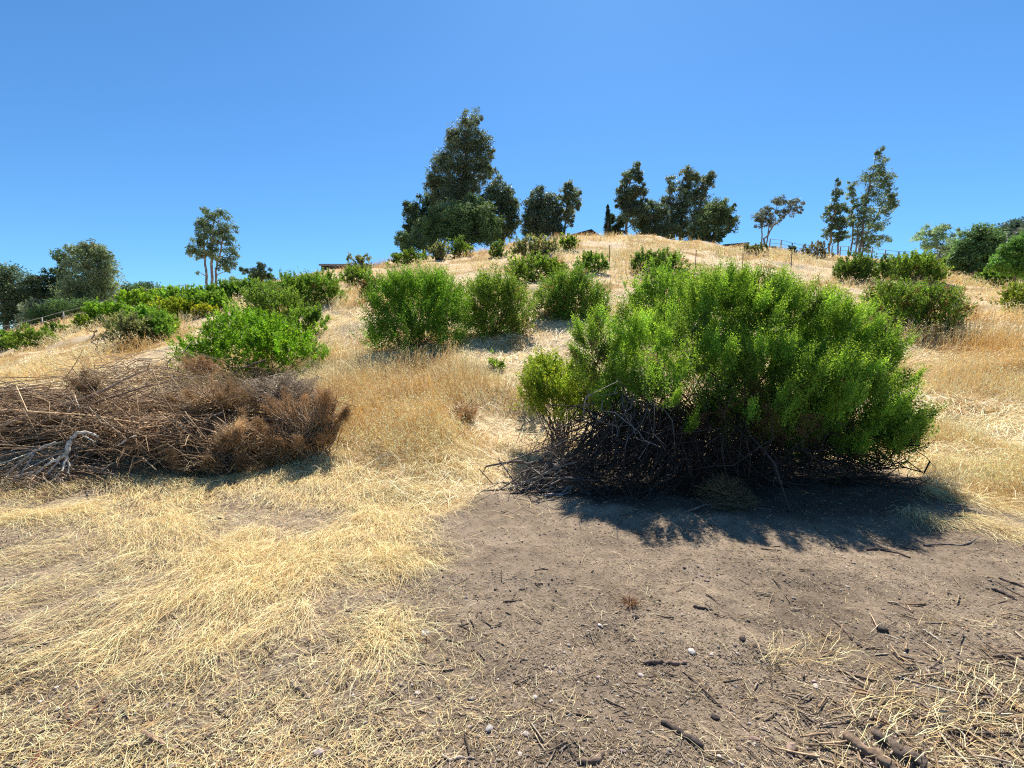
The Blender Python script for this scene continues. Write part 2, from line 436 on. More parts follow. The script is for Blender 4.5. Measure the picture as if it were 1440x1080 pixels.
GREEN = (.160, .305, .045)
def bush(name, label, box, col=GREEN, lobes=None, Y=None, seed=0, leafpx=None, dens=1.0, cat='shrub', group=None, upr=.8, m=14, twigcol=(.16, .12, .09), slen=None, tip=.25, basepx=None, var=.22, dead=0.0, ntw=40, stem=None):
    rng = np.random.default_rng(seed + 1000)
    x0, x1, yt, yb = box
    if leafpx is None: leafpx = 2.3 if x1 - x0 < 64 else 2.8
    if Y is None: Y = ground_at((x0 + x1) / 2, yb)[1] + (x1 - x0) / 2 * .35 * ground_at((x0 + x1) / 2, yb)[1] / F
    L = lobes if lobes is not None else dome_lobes(x0, x1, yt + .15 * (yb - yt), yb, rng, 7 if (x1 - x0) < 60 else 11)
    if lobes is not None and Y > 7: L = [(a_, yb - (yb - b_) * .90, c_, d_ * .93, e_) for a_, b_, c_, d_, e_ in L]
    Lw = lobes_world(L, Y); k = Y / F
    bx = at((x0 + x1) / 2 if basepx is None else basepx, yb, Y); base = np.array([bx[0], Y, float(height(bx[0], Y))])
    root = tag(empty(name, base), label, cat, group)
    area = .70 * (x1 - x0) * (yb - yt); slen = slen or float(np.clip(.17 * (yb - yt) * k, .10, .34))
    ll = max(.022, leafpx * k); lw = ll * .60
    nl = dens * 12.5 * area / ((ll / k) * (lw / k) * .5) * .75
    nsp = max(40, int(nl / m))
    fo = Acc()
    small = (x1 - x0) < 100
    sprig_leaves(fo, Lw, nsp, m, slen, ll, lw, col, rng, up=upr, tip=tip, var=var, per=3.6, pw=.50 if small else .36, bot=-.6)
    sprig_leaves(fo, Lw * np.array([1, 1, 1, .7, .7, .7]), int(nsp * .10), 12, slen, ll * 1.5, lw * 1.5, (col[0] * .9, col[1] * .85, col[2]), rng, up=.3, tip=.1, inner=.7, bot=-1)
    if dead > 0:
        sprig_leaves(fo, Lw, int(nsp * dead), m, slen * .8, ll, lw, (.20, .125, .055), rng, up=.3, tip=.1, bot=-1, yell=(.3, .2, .1))
    fo.build('foliage', M_LEAF, root)
    br = Acc()
    branches(br, base, Lw, ntw, max(.010, .55 * k), max(.003, .18 * k), twigcol, rng, spread=(x1 - x0) * .10 * k, reach=.75)
    if stem: branches(br, base, Lw[:1], 3, stem * k, stem * .7 * k, twigcol, rng, spread=.03)
    br.build('branches', M_WOOD, root)
    return root

# ------------------------------------------------------------------ the big shrub
def main_bush():
    rng = np.random.default_rng(5)
    Y = 5.35
    L = [(1035, 440, 66, 52, .3), (1000, 428, 44, 34, .5), (962, 478, 56, 46, .1), (898, 480, 40, 40, .1), (845, 492, 28, 42, .25), (1108, 452, 66, 50, .3), (1165, 474, 52, 42, .3),
         (1212, 500, 42, 38, .25), (1244, 530, 24, 30, .2), (1000, 530, 66, 48, -.3), (922, 548, 42, 32, -.5), (1076, 528, 62, 48, -.35), (1150, 535, 60, 46, -.25), (1210, 558, 46, 40, -.2),
         (1250, 590, 34, 30, -.15), (1060, 588, 38, 36, -.4), (1128, 588, 44, 30, -.2), (1195, 606, 40, 28, -.2), (1240, 616, 34, 20, -.1), (1276, 598, 20, 20, -.05), (1110, 606, 44, 24, .1), (1165, 620, 44, 18, .1),
         (1100, 620, 40, 18, -.05), (1160, 632, 40, 16, .05), (1228, 634, 36, 18, -.05), (1045, 612, 34, 20, -.15), (1268, 618, 22, 18, -.05), (1020, 594, 34, 24, -.1), (985, 584, 34, 22, -.1), (880, 545, 32, 32, -.1), (838, 548, 28, 30, 0), (866, 572, 28, 22, -.2), (915, 580, 34, 22, -.3), (846, 516, 28, 28, .1), (955, 592, 34, 20, -.3), (1040, 455, 90, 46, .8), (1140, 480, 86, 44, .8), (950, 490, 76, 40, .7), (1090, 540, 110, 54, .6), (1190, 540, 60, 54, .6)]
    Lw = lobes_world(L, Y)
    bx = at(1030, 660, Y); base = np.array([bx[0], Y, float(height(bx[0], Y))])
    root = tag(empty('coyote_brush', base), 'huge bright green shrub with dark dead branches underneath, casting the big shadow', 'shrub')
    fo = Acc()
    P, A, sl = sprig_leaves(fo, Lw, 19000, 28, .22, .0225, .0125, GREEN, rng, up=1.1, inner=.08, tip=.46, var=.24, per=2.1, pw=.27)
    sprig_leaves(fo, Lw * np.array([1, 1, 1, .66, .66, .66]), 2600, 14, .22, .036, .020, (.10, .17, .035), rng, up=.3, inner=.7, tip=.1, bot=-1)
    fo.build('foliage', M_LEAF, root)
    dd = Acc()
    LD = lobes_world([(1075, 575, 60, 44, -.25), (1150, 600, 70, 30, -.05), (960, 585, 50, 30, -.15), (845, 500, 26, 40, .1), (1020, 570, 50, 30, -.2), (1210, 625, 60, 26, .1), (1080, 620, 70, 34, .35), (1170, 630, 70, 30, .35), (1000, 620, 60, 40, .4), (920, 610, 50, 50, .4)], Y)
    sprig_leaves(dd, LD, 4200, 14, .18, .022, .010, (.12, .07, .035), rng, up=.2, inner=.3, bot=-1, tip=.1, yell=(.22, .13, .07))
    dd.build('withered_leaves', M_DRY, root)
    br = Acc()
    branches(br, base + np.array([0, .35, 0]), Lw, 110, .015, .004, (.06, .048, .04), rng, spread=.55, wig=.12, K=7, reach=.6)
    # bare dark branches fanning out of the left underside and along the front
    def fan(n, src, dst, sj, dj, r0, r1, col, wig, K=7, dyj=.35):
        a = np.array([at(*s) for s in src]); b = np.array([at(*s) for s in dst])
        i = rng.integers(0, len(a), n)
        P0 = a[i] + rng.normal(0, sj, (n, 3)); P1 = b[rng.integers(0, len(b), n)] + rng.normal(0, dj, (n, 3)) * np.array([1, 1, .6])
        P1[:, 2] = np.maximum(P1[:, 2], height(P1[:, 0], P1[:, 1]) + .01)
        pts = twig_paths(P0, P1, rng, K, wig)
        pts[..., 2] = np.maximum(pts[..., 2], height(pts[..., 0], pts[..., 1]) + .008)
        s = np.linspace(0, 1, K)
        R = (r0 * (1 - s) + r1 * s)[None] * np.exp(rng.normal(0, .35, (n, 1)))
        br.add(*g_tubes(pts, R, np.array(col)[None] * np.exp(rng.normal(0, .4, (n, 1))), 4))
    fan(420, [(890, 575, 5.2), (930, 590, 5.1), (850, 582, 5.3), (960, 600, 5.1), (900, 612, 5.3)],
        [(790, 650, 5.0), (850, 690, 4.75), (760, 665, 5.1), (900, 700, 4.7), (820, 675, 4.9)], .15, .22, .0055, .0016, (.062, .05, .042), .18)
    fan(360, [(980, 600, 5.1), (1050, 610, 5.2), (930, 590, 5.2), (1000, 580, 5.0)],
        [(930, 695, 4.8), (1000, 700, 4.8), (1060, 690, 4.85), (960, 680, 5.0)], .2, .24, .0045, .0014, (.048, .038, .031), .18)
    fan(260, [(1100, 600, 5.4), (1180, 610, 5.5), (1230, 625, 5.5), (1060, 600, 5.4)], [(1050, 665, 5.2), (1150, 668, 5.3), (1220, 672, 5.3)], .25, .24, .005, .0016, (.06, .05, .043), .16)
    fan(45, [(880, 520, 5.2), (900, 560, 5.1), (850, 570, 5.2)], [(840, 600, 4.9), (880, 610, 4.8), (900, 640, 4.8)], .10, .18, .006, .002, (.24, .22, .20), .2)
    fan(34, [(800, 650, 5.0), (830, 670, 4.9)], [(705, 688, 4.9), (745, 700, 4.75), (725, 672, 5.05)], .10, .16, .012, .004, (.17, .14, .12), .2)
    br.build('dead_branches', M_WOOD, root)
main_bush()

SH = 'green shrubs dotted over the dry slope'
OL = (.150, .255, .045); DK = (.095, .175, .038); YG = (.20, .30, .04); GG = (.165, .20, .105)
bush('coyote_brush', 'small bright green bush tucked against the left flank of the huge shrub', (738, 838, 500, 598), YG, lobes=[(790, 545, 42, 36, 0), (765, 540, 28, 22, .1), (815, 560, 26, 30, .1), (752, 562, 18, 20, 0), (800, 578, 30, 22, -.1), (775, 568, 30, 24, -.1), (790, 525, 30, 20, .1)], Y=6.3, seed=1, leafpx=3.0, m=16, slen=.17, dens=1.3, tip=.35)
bush('coyote_brush', 'leafy dark-bottomed bush rising directly behind the left shoulder of the huge shrub', (888, 985, 368, 452), GREEN, seed=2, leafpx=3.2, m=16, tip=.2, group=SH)
bush('coyote_brush', 'tall dense green bush standing alone in golden grass, with pale oat stalks at its foot', (522, 650, 376, 492), (.11, .24, .03), Y=10.6, seed=3, leafpx=2.4, dens=1.3, m=18, slen=.30, tip=.3,
     lobes=[(585, 430, 48, 48, 0), (580, 402, 40, 26, .1), (548, 420, 28, 34, .1), (622, 430, 30, 36, 0), (600, 455, 48, 34, -.4), (556, 460, 32, 30, -.2), (634, 455, 20, 26, -.1), (540, 470, 20, 20, 0), (605, 412, 36, 28, .3), (566, 480, 26, 14, -.3), (600, 482, 26, 12, -.4), (630, 474, 20, 14, -.3), (585, 440, 44, 44, .3)], group=SH)
bush('coyote_brush', 'broad duller green bush with brown inner twigs, right of the tall lone bush', (648, 748, 382, 476), OL, Y=11.6, seed=4, leafpx=2.4, dens=1.2, m=16, dead=.14, slen=.28, group=SH)
bush('coyote_brush', 'rounded green bush with a bare brown left side above the pale open patch', (752, 852, 378, 456), (.12, .225, .035), Y=13.0, seed=5, leafpx=2.4, dens=1.2, m=16, slen=.30, dead=.08, group=SH)
bush('coyote_brush', 'two-humped bush on the upper slope below the crest, above the rounded ones', (708, 798, 358, 398), OL, seed=6, dead=.1, group=SH)
bush('coyote_brush', 'small compact bush between thin metal stakes high on the slope', (808, 859, 355, 384), (.115, .23, .035), seed=7, group=SH)
bush('coyote_brush', 'low wide dark bush on bare grass above the huge shrub', (887, 966, 352, 391), DK, seed=8, dens=1.2, group=SH)
bush('coyote_brush', 'bright green spreading bush just behind the pile of dead brush', (252, 456, 438, 517), (.13, .28, .025), seed=9, leafpx=3.4, m=16, dens=1.1, tip=.35, Y=10.4,
     lobes=[(350, 468, 50, 34, .3), (300, 485, 44, 28, .1), (400, 490, 50, 26, -.1), (340, 495, 50, 24, -.3), (430, 497, 26, 20, 0), (270, 498, 22, 14, -.1), (385, 470, 40, 28, .2), (330, 450, 26, 18, .5), (310, 505, 40, 14, -.3), (370, 508, 44, 14, -.3), (420, 506, 34, 12, -.2), (360, 480, 60, 28, .2)], group=SH)
bush('coyote_brush', 'mid green bush with a dark hollow on the ridge shoulder, below the flat grey roof', (378, 487, 380, 436), (.115, .225, .035), seed=10, leafpx=2.6, m=16, dens=1.2, dead=.05, group=SH)
bush('coyote_brush', 'upright grassy green bush leaning on the bright spreading bush from behind', (342, 420, 398, 470), (.12, .215, .04), seed=11, leafpx=2.8, m=16, group=SH)
bush('coyote_brush', 'small neat bush to the right of the ridge-shoulder bushes and above the bare grass', (402, 462, 428, 473), (.12, .23, .035), seed=12, leafpx=3.2, m=16, Y=13.2, group=SH)
bush('coyote_brush', 'little round olive bush just right of the flat grey roof', (478, 523, 374, 402), OL, seed=13, dead=.1, group=SH)
bush('coyote_brush', 'brown half-dead bush between the olive bush and the tall lone bush', (506, 544, 390, 420), (.16, .10, .055), seed=14, dead=.5, group=SH)
bush('coyote_brush', 'dark long bush on the right brow of the slope, in front of the wire fence', (1172, 1256, 360, 399), (.085, .155, .035), seed=15, dens=1.2, group=SH)
bush('coyote_brush', 'lumpy bush beside the dark long bush, under the feathery tree', (1240, 1330, 356, 398), OL, seed=16, dens=1.2, dead=.05, group=SH)
bush('coyote_brush', 'green bush with dry rusty right edge, behind the right flank of the huge shrub', (1222, 1346, 390, 470), (.11, .20, .035), seed=17, leafpx=2.8, m=16, dead=.22, group=SH)
bush('dry_bush', 'sparse leafless tan bush beside the green bush with the rusty edge', (1322, 1368, 388, 462), (.34, .26, .16), seed=18, leafpx=3, m=10, dens=.10, ntw=70, twigcol=(.34, .25, .17))
bush('coyote_brush', 'low green bush on the far right bank below the dense broadleaf tree', (1366, 1442, 378, 406), (.115, .22, .035), seed=19, group=SH)
bush('coyote_brush', 'yellowish bush cut by the right edge of the photo', (1408, 1476, 398, 442), (.16, .23, .04), seed=20, group=SH)
bush('grey_shrub', 'grey-green shrub with a twisted bare stem beside it on the left slope', (146, 212, 440, 486), GG, seed=21, group=SH, dens=.8)
bush('coyote_brush', 'olive mound lowest on the left, under the rail fence', (12, 78, 460, 492), OL, seed=22, group=SH)
bush('coyote_brush', 'small dark mound beside the lowest rail of the fence', (60, 92, 452, 470), DK, seed=23, group=SH)
bush('coyote_brush', 'bright low mound along the rail fence, second from the lowest', (102, 136, 444, 464), YG, seed=24, group=SH)
for i, (b, c, lab) in enumerate([
    ((122, 182, 428, 456), (.13, .23, .035), 'broad green mound in the left thicket right above the grey-green shrub'),
    ((176, 240, 436, 470), OL, 'deep green mound at the lower end of the left thicket'),
    ((172, 226, 412, 440), YG, 'light green mound near the fence top in the left thicket'),
    ((216, 268, 424, 452), (.20, .24, .03), 'yellow-green mound in the middle of the left thicket'),
    ((226, 286, 406, 432), OL, 'dull mound under the tall three-stemmed eucalyptus'),
    ((262, 322, 414, 440), (.13, .22, .035), 'green mound at the upper right end of the left thicket'),
    ((290, 352, 402, 424), DK, 'dark flat mound under the pale shrub on the left skyline'),
    ((276, 300, 432, 446), (.26, .26, .03), 'tiny yellow bush at the edge of the left thicket'),
    ((190, 232, 446, 476), DK, 'darkest small bush at the foot of the left thicket'),
    ((326, 384, 398, 420), (.12, .20, .04), 'green mound left of the ridge shoulder, under the dark cypress'),
    ((-30, 22, 468, 494), DK, 'dark mound cut by the left edge under the fence')]):
    bush('coyote_brush', lab, (b[0] - 8, b[1] + 8, b[2] - 5, b[3]), (c[0] * 1.05, c[1] * 1.22, c[2]), seed=40 + i, group=SH, dens=1.4)
bush('grass_tuft', 'pale green tuft of tall leaves left of the small bright bush', (734, 778, 500, 536), (.20, .27, .09), seed=61, Y=7.6, leafpx=3.2, m=10, dens=.4, cat='plant')
bush('grass_tuft', 'tiny green tuft in the open golden grass', (690, 710, 500, 524), (.16, .28, .05), seed=62, Y=8.8, leafpx=3.2, m=10, dens=.7, cat='plant')
bush('coyote_brush', 'wide grey-green shrub on the crest below the pair of mid trees', (720, 790, 332, 364), GG, seed=63, dens=1.0, group=SH)
bush('coyote_brush', 'little shrub on a thin bare stem at the crest', (784, 810, 330, 352), OL, seed=64, stem=1.3, basepx=800, group=SH)
bush('coyote_brush', 'narrow dark upright shrub on the crest right of the great eucalyptus', (690, 712, 338, 362), DK, seed=65, group=SH)
bush('coyote_brush', 'light green knob-shaped shrub at the foot of the great eucalyptus', (655, 668, 345, 360), YG, seed=66, group=SH)
bush('coyote_brush', 'grey leafy shrub at the foot of the great eucalyptus group', (604, 634, 338, 366), GG, seed=67, group=SH)
bush('coyote_brush', 'dark green shrub third from the left under the great eucalyptus group', (632, 660, 334, 362), DK, seed=68, group=SH)
bush('coyote_brush', 'low bright fringe shrub at the left foot of the great eucalyptus group', (546, 602, 352, 372), (.12, .21, .04), seed=69, group=SH)
bush('grey_shrub', 'wispy grey shrub on the skyline right of the flat grey roof', (482, 526, 356, 382), GG, seed=70, dens=.6, group=SH)
bush('coyote_brush', 'low grey scrub at the foot of the dry leaning tree', (1042, 1082, 343, 357), GG, seed=71, group=SH)
bush('coyote_brush', 'thin dry scrub left of the slender trees on the right skyline', (1130, 1172, 338, 364), (.12, .12, .06), seed=72, dens=.5, group=SH)
bush('spiky_plant', 'dark spiky plant beside the wire fence on the right skyline', (1108, 1122, 346, 358), (.05, .07, .04), seed=73, group=SH, cat='plant', upr=1.4)

# ------------------------------------------------------------------ trees
def tree(name, label, Y, lobes, trunks, col, nleaf, leafpx=4.0, asp=.38, clump=.30, droop=.5, seed=0, barkcol=(.20, .16, .13), ncl=None, group=None, limbs=True, fill=.8, up=0.0, cat='tree', var=.25, warm=.0):
    """lobes (px,py,rx,ry,dy); trunks: polylines [(px,py,rpx)...] from the ground up"""
    rng = np.random.default_rng(seed + 5000); nleaf = int(nleaf * 1.7); leafpx *= .82; col = (col[0] * 2.6, col[1] * 2.7, col[2] * 2.4)
    Lw = lobes_world(lobes, Y); k = Y / F
    t0 = trunks[0][0]; b = at(t0[0], t0[1], Y); gz = float(height(b[0], Y))
    root = tag(empty(name, (b[0], Y, gz)), label, cat, group)
    area = Lw[:, 3] * Lw[:, 5]; pr = area / area.sum()
    # leaf clumps inside every lobe
    ncl = ncl or max(40, int(sum(l[2] * l[3] for l in lobes) / 34.0 * 5.6))
    kk = rng.choice(len(Lw), ncl, p=pr)
    d = norm(rng.normal(0, 1, (ncl, 3))); rr = rng.random(ncl) ** .45
    Cc = Lw[kk, :3] + d * Lw[kk, 3:6] * (rr * 1.06)[:, None]
    cr = (Lw[kk, 3] * Lw[kk, 5]) ** .5 * rng.uniform(.10, .33, ncl) * (clump / .30)
    ci = rng.integers(0, ncl, nleaf)
    d = norm(rng.normal(0, 1, (nleaf, 3)))
    P = Cc[ci] + d * (cr[ci] * (rng.random(nleaf) ** .5 + rng.exponential(.16, nleaf)))[:, None] * np.array([1.05, 1.05, .85])
    A = norm(d * .6 + rng.normal(0, .5, (nleaf, 3)) + np.array([0, 0, up - droop]))
    S = norm(np.cross(A, rng.normal(0, 1, (nleaf, 3))))
    ll = leafpx * k * rng.uniform(.6, 1.35, nleaf)
    C = np.array(col)[None] * np.exp(rng.normal(0, var, (ncl, 1)))[ci] * np.exp(rng.normal(0, .18, (nleaf, 1)))
    if warm > 0:
        w = (rng.random(ncl) < warm)[ci]
        C[w] = C[w] * np.array([1.4, 1.15, .95])
    a = Acc(); a.add(*g_leaves(P, A, S, ll, ll * asp, C)); a.build('crown', M_TREE, root)
    tk = Acc(); allp = []
    for tr in trunks:
        T = np.array(tr, float)
        pts = at(T[:, 0], T[:, 1], np.full(len(T), Y)) if False else np.array([at(p, q, Y) for p, q, r in tr])
        pts[1:, 1] += rng.normal(0, .15, len(T) - 1)
        pts[0, 2] = min(pts[0, 2], float(height(pts[0, 0], Y))) - .2
        # resample
        s = np.linspace(0, len(T) - 1, 5 * (len(T) - 1) + 1); i = np.minimum(s.astype(int), len(T) - 2); f = (s - i)[:, None]
        pp = pts[i] * (1 - f) + pts[i + 1] * f; R = (T[i, 2] * (1 - f[:, 0]) + T[i + 1, 2] * f[:, 0]) * k
        pp[1:-1] += rng.normal(0, .05, (len(pp) - 2, 3))
        c = np.array(barkcol)[None] * np.exp(rng.normal(0, .1, (1, 1)))
        tk.add(*g_tubes(pp[None], R[None], c, 7)); allp.append(np.concatenate([pp, R[:, None]], 1))
    if limbs:
        ap = np.concatenate(allp)
        n = min(ncl, 70); tg = Cc[rng.choice(ncl, n, replace=False)]
        src = []
        for g in tg:
            ok = ap[ap[:, 2] < g[2] + .1]
            if len(ok) == 0: ok = ap
            dd = np.linalg.norm(ok[:, :3] - g + np.array([0, 0, .6]) * np.linalg.norm(ok[:, :3] - g, axis=1)[:, None] * .5, axis=1)
            src.append(ok[np.argmin(dd)])
        src = np.array(src)
        pts = twig_paths(src[:, :3], tg, rng, 6, .07, .04)
        s = np.linspace(0, 1, 6); r0 = np.minimum(src[:, 3] * .6, .8 * k)
        R = r0[:, None] * (1 - s)[None] + .22 * k * s[None]
        tk.add(*g_tubes(pts, R, np.array(barkcol)[None].repeat(n, 0), 5))
    tk.build('trunk', M_BARK, root)
    return root

EU_C = (.060, .080, .045); EU_D = (.040, .056, .032); OAK = (.05, .085, .03); PIN = (.055, .085, .035)
TG = 'trees along the skyline'
# left group
tree('broadleaf_tree', 'dark tree cut by the left edge', 56, [(-10, 410, 40, 36, 0), (18, 415, 28, 38, 0), (5, 385, 18, 22, 0), (30, 440, 22, 22, 0), (45, 408, 14, 18, 0), (52, 395, 12, 10, 0)], [[(8, 470, 4), (8, 430, 3), (6, 390, 1)]], EU_D, 11500, seed=1, group=TG)
tree('conifer_tree', 'dark tiered conifer with side boughs, left of the tall grey-green tree', 58, [(88, 365, 12, 12, 0), (86, 385, 18, 10, 0), (84, 405, 24, 14, 0), (75, 425, 30, 16, 0), (70, 395, 10, 5, 0), (95, 420, 20, 20, 0), (62, 415, 14, 8, 0)], [[(88, 450, 3.5), (88, 400, 2.5), (88, 355, .6)]], (.035, .055, .03), 12000, seed=2, group=TG, droop=.2)
tree('eucalyptus_tree', 'tall wide grey-green tree at the left, with wispy top', 54, [(128, 390, 32, 34, 0), (118, 360, 20, 18, 0), (145, 400, 20, 32, 0), (110, 415, 26, 22, 0), (138, 355, 14, 12, 0), (122, 346, 14, 8, 0), (150, 370, 12, 14, 0), (130, 425, 30, 16, 0)], [[(125, 450, 4), (124, 400, 3), (125, 345, .6)]], (.085, .105, .06), 14500, seed=3, group=TG, warm=.08)
tree('round_shrub', 'large clipped dome of dark green foliage under the left trees', 50, [(115, 434, 36, 13, 0), (85, 440, 32, 13, 0), (135, 440, 18, 12, 0), (65, 448, 18, 10, 0)], [[(105, 460, 2), (105, 445, 1.5), (105, 435, 1)]], (.045, .075, .025), 14000, leafpx=3.2, seed=4, cat='shrub', limbs=False, clump=.4)
tree('feathery_tree', 'thin pale tree beside the fence at far left', 50, [(45, 440, 14, 18, 0), (38, 455, 16, 12, 0), (55, 425, 8, 8, 0)], [[(44, 470, 1.4), (45, 445, 1), (47, 425, .4)]], (.11, .13, .09), 2200, seed=5, group=TG)
tree('broadleaf_tree', 'small dark rounded tree between the grey-green tree and the tall eucalyptus', 48, [(203, 412, 24, 13, 0), (190, 415, 16, 10, 0), (222, 413, 14, 9, 0), (240, 418, 8, 6, 0)], [[(203, 428, 2.5), (203, 412, 1.5)]], (.045, .075, .03), 8000, leafpx=3.4, seed=6, group=TG)
tree('eucalyptus_tree', 'tall three-stemmed eucalyptus alone on the left skyline', 46, [(300, 303, 18, 11, 0), (285, 315, 14, 11, 0), (320, 322, 12, 14, 0), (300, 328, 16, 14, 0), (278, 338, 12, 10, 0), (270, 352, 9, 8, 0), (325, 350, 10, 22, 0), (302, 352, 14, 14, 0), (318, 372, 12, 10, 0), (284, 358, 10, 8, 0), (278, 384, 4, 4, 0)],
     [[(294, 412, 1.9), (290, 380, 1.5), (286, 340, 1.0), (290, 305, .5)], [(298, 412, 2.1), (297, 370, 1.7), (299, 330, 1.1), (303, 300, .4)], [(303, 412, 1.7), (303, 380, 1.4), (312, 345, .9), (322, 318, .4)]], EU_C, 6800, leafpx=3.6, seed=7, barkcol=(.34, .29, .25), group=TG, warm=.1)
tree('cypress_tree', 'dark wind-swept cypress low on the left skyline', 44, [(368, 374, 8, 5, 0), (365, 381, 16, 5, 0), (370, 387, 18, 5, 0), (350, 385, 12, 3, 0), (340, 380, 7, 2.5, 0), (380, 390, 10, 5, 0), (362, 391, 16, 4, 0), (336, 378, 4, 2, 0)], [[(370, 402, 1.6), (369, 390, 1.2), (368, 374, .5)]], (.03, .045, .022), 5200, leafpx=3.0, asp=.25, seed=8, group=TG, droop=-.1)
tree('pale_shrub', 'pale grey-green shrub on the skyline left of the wind-swept cypress', 43, [(330, 398, 14, 8, 0), (318, 402, 8, 5, 0), (343, 402, 9, 5, 0)], [[(330, 410, .8), (330, 400, .5)]], (.13, .165, .11), 2600, leafpx=3.2, seed=9, cat='shrub', limbs=False)
# centre group
tree('eucalyptus_tree', 'great tall eucalyptus, highest on the crest', 52, [(664, 168, 15, 12, 0), (655, 190, 22, 20, 0), (678, 200, 14, 16, 0), (638, 195, 12, 14, 0), (645, 222, 30, 22, 0), (676, 225, 20, 14, 0), (625, 232, 16, 16, 0), (640, 255, 34, 24, 0), (612, 252, 14, 12, 0), (665, 250, 18, 20, 0), (640, 285, 30, 26, 0), (683, 240, 9, 14, 0), (606, 255, 8, 8, 0), (690, 215, 6, 8, 0), (650, 310, 36, 26, 0), (694, 238, 6, 6, 0), (610, 272, 12, 14, 0)],
     [[(650, 362, 5), (650, 300, 4), (655, 230, 2.5), (663, 165, .6)]], (.055, .068, .042), 33000, leafpx=3.5, seed=10, group=TG, warm=.06)
tree('eucalyptus_tree', 'drooping eucalyptus at the right shoulder of the great tall one', 50, [(698, 265, 12, 16, 0), (690, 290, 16, 22, 0), (712, 285, 14, 20, 0), (720, 305, 9, 22, 0), (705, 320, 20, 18, 0), (715, 275, 9, 10, 0), (690, 240, 5, 8, 0), (694, 326, 18, 14, 0)], [[(705, 362, 3.5), (704, 310, 2.5), (698, 260, .6)]], (.055, .07, .042), 15000, leafpx=3.8, seed=11, group=TG, warm=.05)
tree('broadleaf_tree', 'dark tree filling the left shoulder of the great tall eucalyptus', 54, [(602, 285, 14, 16, 0), (578, 295, 10, 16, 0), (590, 310, 18, 18, 0), (574, 325, 10, 20, 0), (612, 300, 12, 18, 0), (600, 335, 24, 14, 0), (570, 345, 8, 12, 0)], [[(595, 368, 3), (595, 320, 2), (594, 282, .6)]], (.035, .052, .028), 13000, leafpx=3.6, seed=12, group=TG)
tree('leafy_tree', 'sunlit green spreading tree in front of the great tall eucalyptus', 46, [(640, 305, 40, 16, 0), (672, 300, 24, 16, 0), (690, 315, 16, 16, 0), (610, 318, 24, 14, 0), (600, 335, 20, 18, 0), (665, 325, 36, 16, 0), (640, 330, 30, 18, 0), (680, 335, 22, 10, 0), (668, 280, 10, 8, 0), (575, 345, 16, 14, 0), (565, 335, 8, 10, 0)], [[(645, 362, 3), (645, 330, 2), (650, 300, 1)]], (.050, .076, .032), 24000, leafpx=3.4, seed=13, group=TG, droop=.1)
tree('eucalyptus_tree', 'dense round-topped dark tree left of the house roof', 48, [(760, 285, 20, 16, 0), (748, 295, 14, 18, 0), (772, 290, 14, 18, 0), (760, 312, 26, 20, 0), (742, 315, 10, 16, 0), (756, 272, 10, 8, 0), (775, 318, 12, 14, 0), (760, 325, 24, 10, 0), (783, 300, 9, 18, 0), (784, 322, 10, 12, 0)], [[(760, 345, 3.5), (760, 310, 2.5), (760, 275, .6)]], (.048, .062, .04), 16000, leafpx=3.5, seed=14, group=TG)
tree('eucalyptus_tree', 'slender airy tree right behind the dense round-topped one', 49, [(800, 262, 8, 9, 0), (806, 275, 10, 12, 0), (793, 278, 8, 12, 0), (803, 295, 12, 12, 0), (792, 300, 7, 12, 0), (800, 312, 8, 8, 0), (814, 290, 4, 6, 0)], [[(791, 345, 1.4), (795, 310, 1.2), (800, 280, .8), (801, 256, .3)]], (.085, .10, .065), 4600, leafpx=3.5, seed=15, group=TG)
tree('italian_cypress', 'narrow dark spire-shaped cypress beside the house roof', 45, [(855, 334 - q * 3.0, max(.7, 5.2 * (1 - (q / 16) ** 1.6)), 3.5, 0) for q in range(16)], [[(855, 340, 1), (855, 320, .8), (855, 288, .2)]], (.018, .028, .016), 5200, leafpx=2.0, asp=.5, droop=-.8, seed=16, limbs=False, clump=.5, ncl=240)
tree('eucalyptus_tree', 'tall thin-topped eucalyptus just right of the narrow cypress', 47, [(892, 236, 8, 8, 0), (885, 250, 12, 10, 0), (880, 268, 12, 12, 0), (900, 268, 8, 10, 0), (892, 278, 16, 14, 0), (875, 282, 9, 9, 0), (890, 300, 18, 16, 0), (868, 292, 5, 6, 0), (905, 290, 8, 10, 0), (899, 248, 4, 8, 0)], [[(882, 342, 2), (882, 300, 1.7), (884, 265, 1), (891, 232, .3)]], (.055, .07, .045), 10500, leafpx=3.5, seed=17, group=TG, warm=.08)
tree('broadleaf_tree', 'short dark tree between the narrow cypress and the thin-topped eucalyptus', 49, [(870, 312, 9, 8, 0), (865, 325, 8, 8, 0), (874, 328, 8, 7, 0), (862, 305, 5, 4, 0)], [[(870, 342, 1.2), (870, 315, .7)]], (.035, .05, .03), 3600, leafpx=3.2, seed=18, group=TG)
tree('pine_tree', 'dull brushy tree in the hollow between the thin-topped eucalyptus and the broad one', 48, [(912, 298, 14, 14, 0), (922, 310, 14, 16, 0), (905, 315, 14, 14, 0), (928, 325, 14, 10, 0), (918, 288, 8, 6, 0), (910, 328, 14, 8, 0), (930, 300, 12, 14, 0), (900, 300, 10, 14, 0), (940, 320, 12, 14, 0)], [[(915, 345, 2), (915, 310, 1)]], (.05, .065, .038), 9500, leafpx=3.4, seed=19, group=TG)
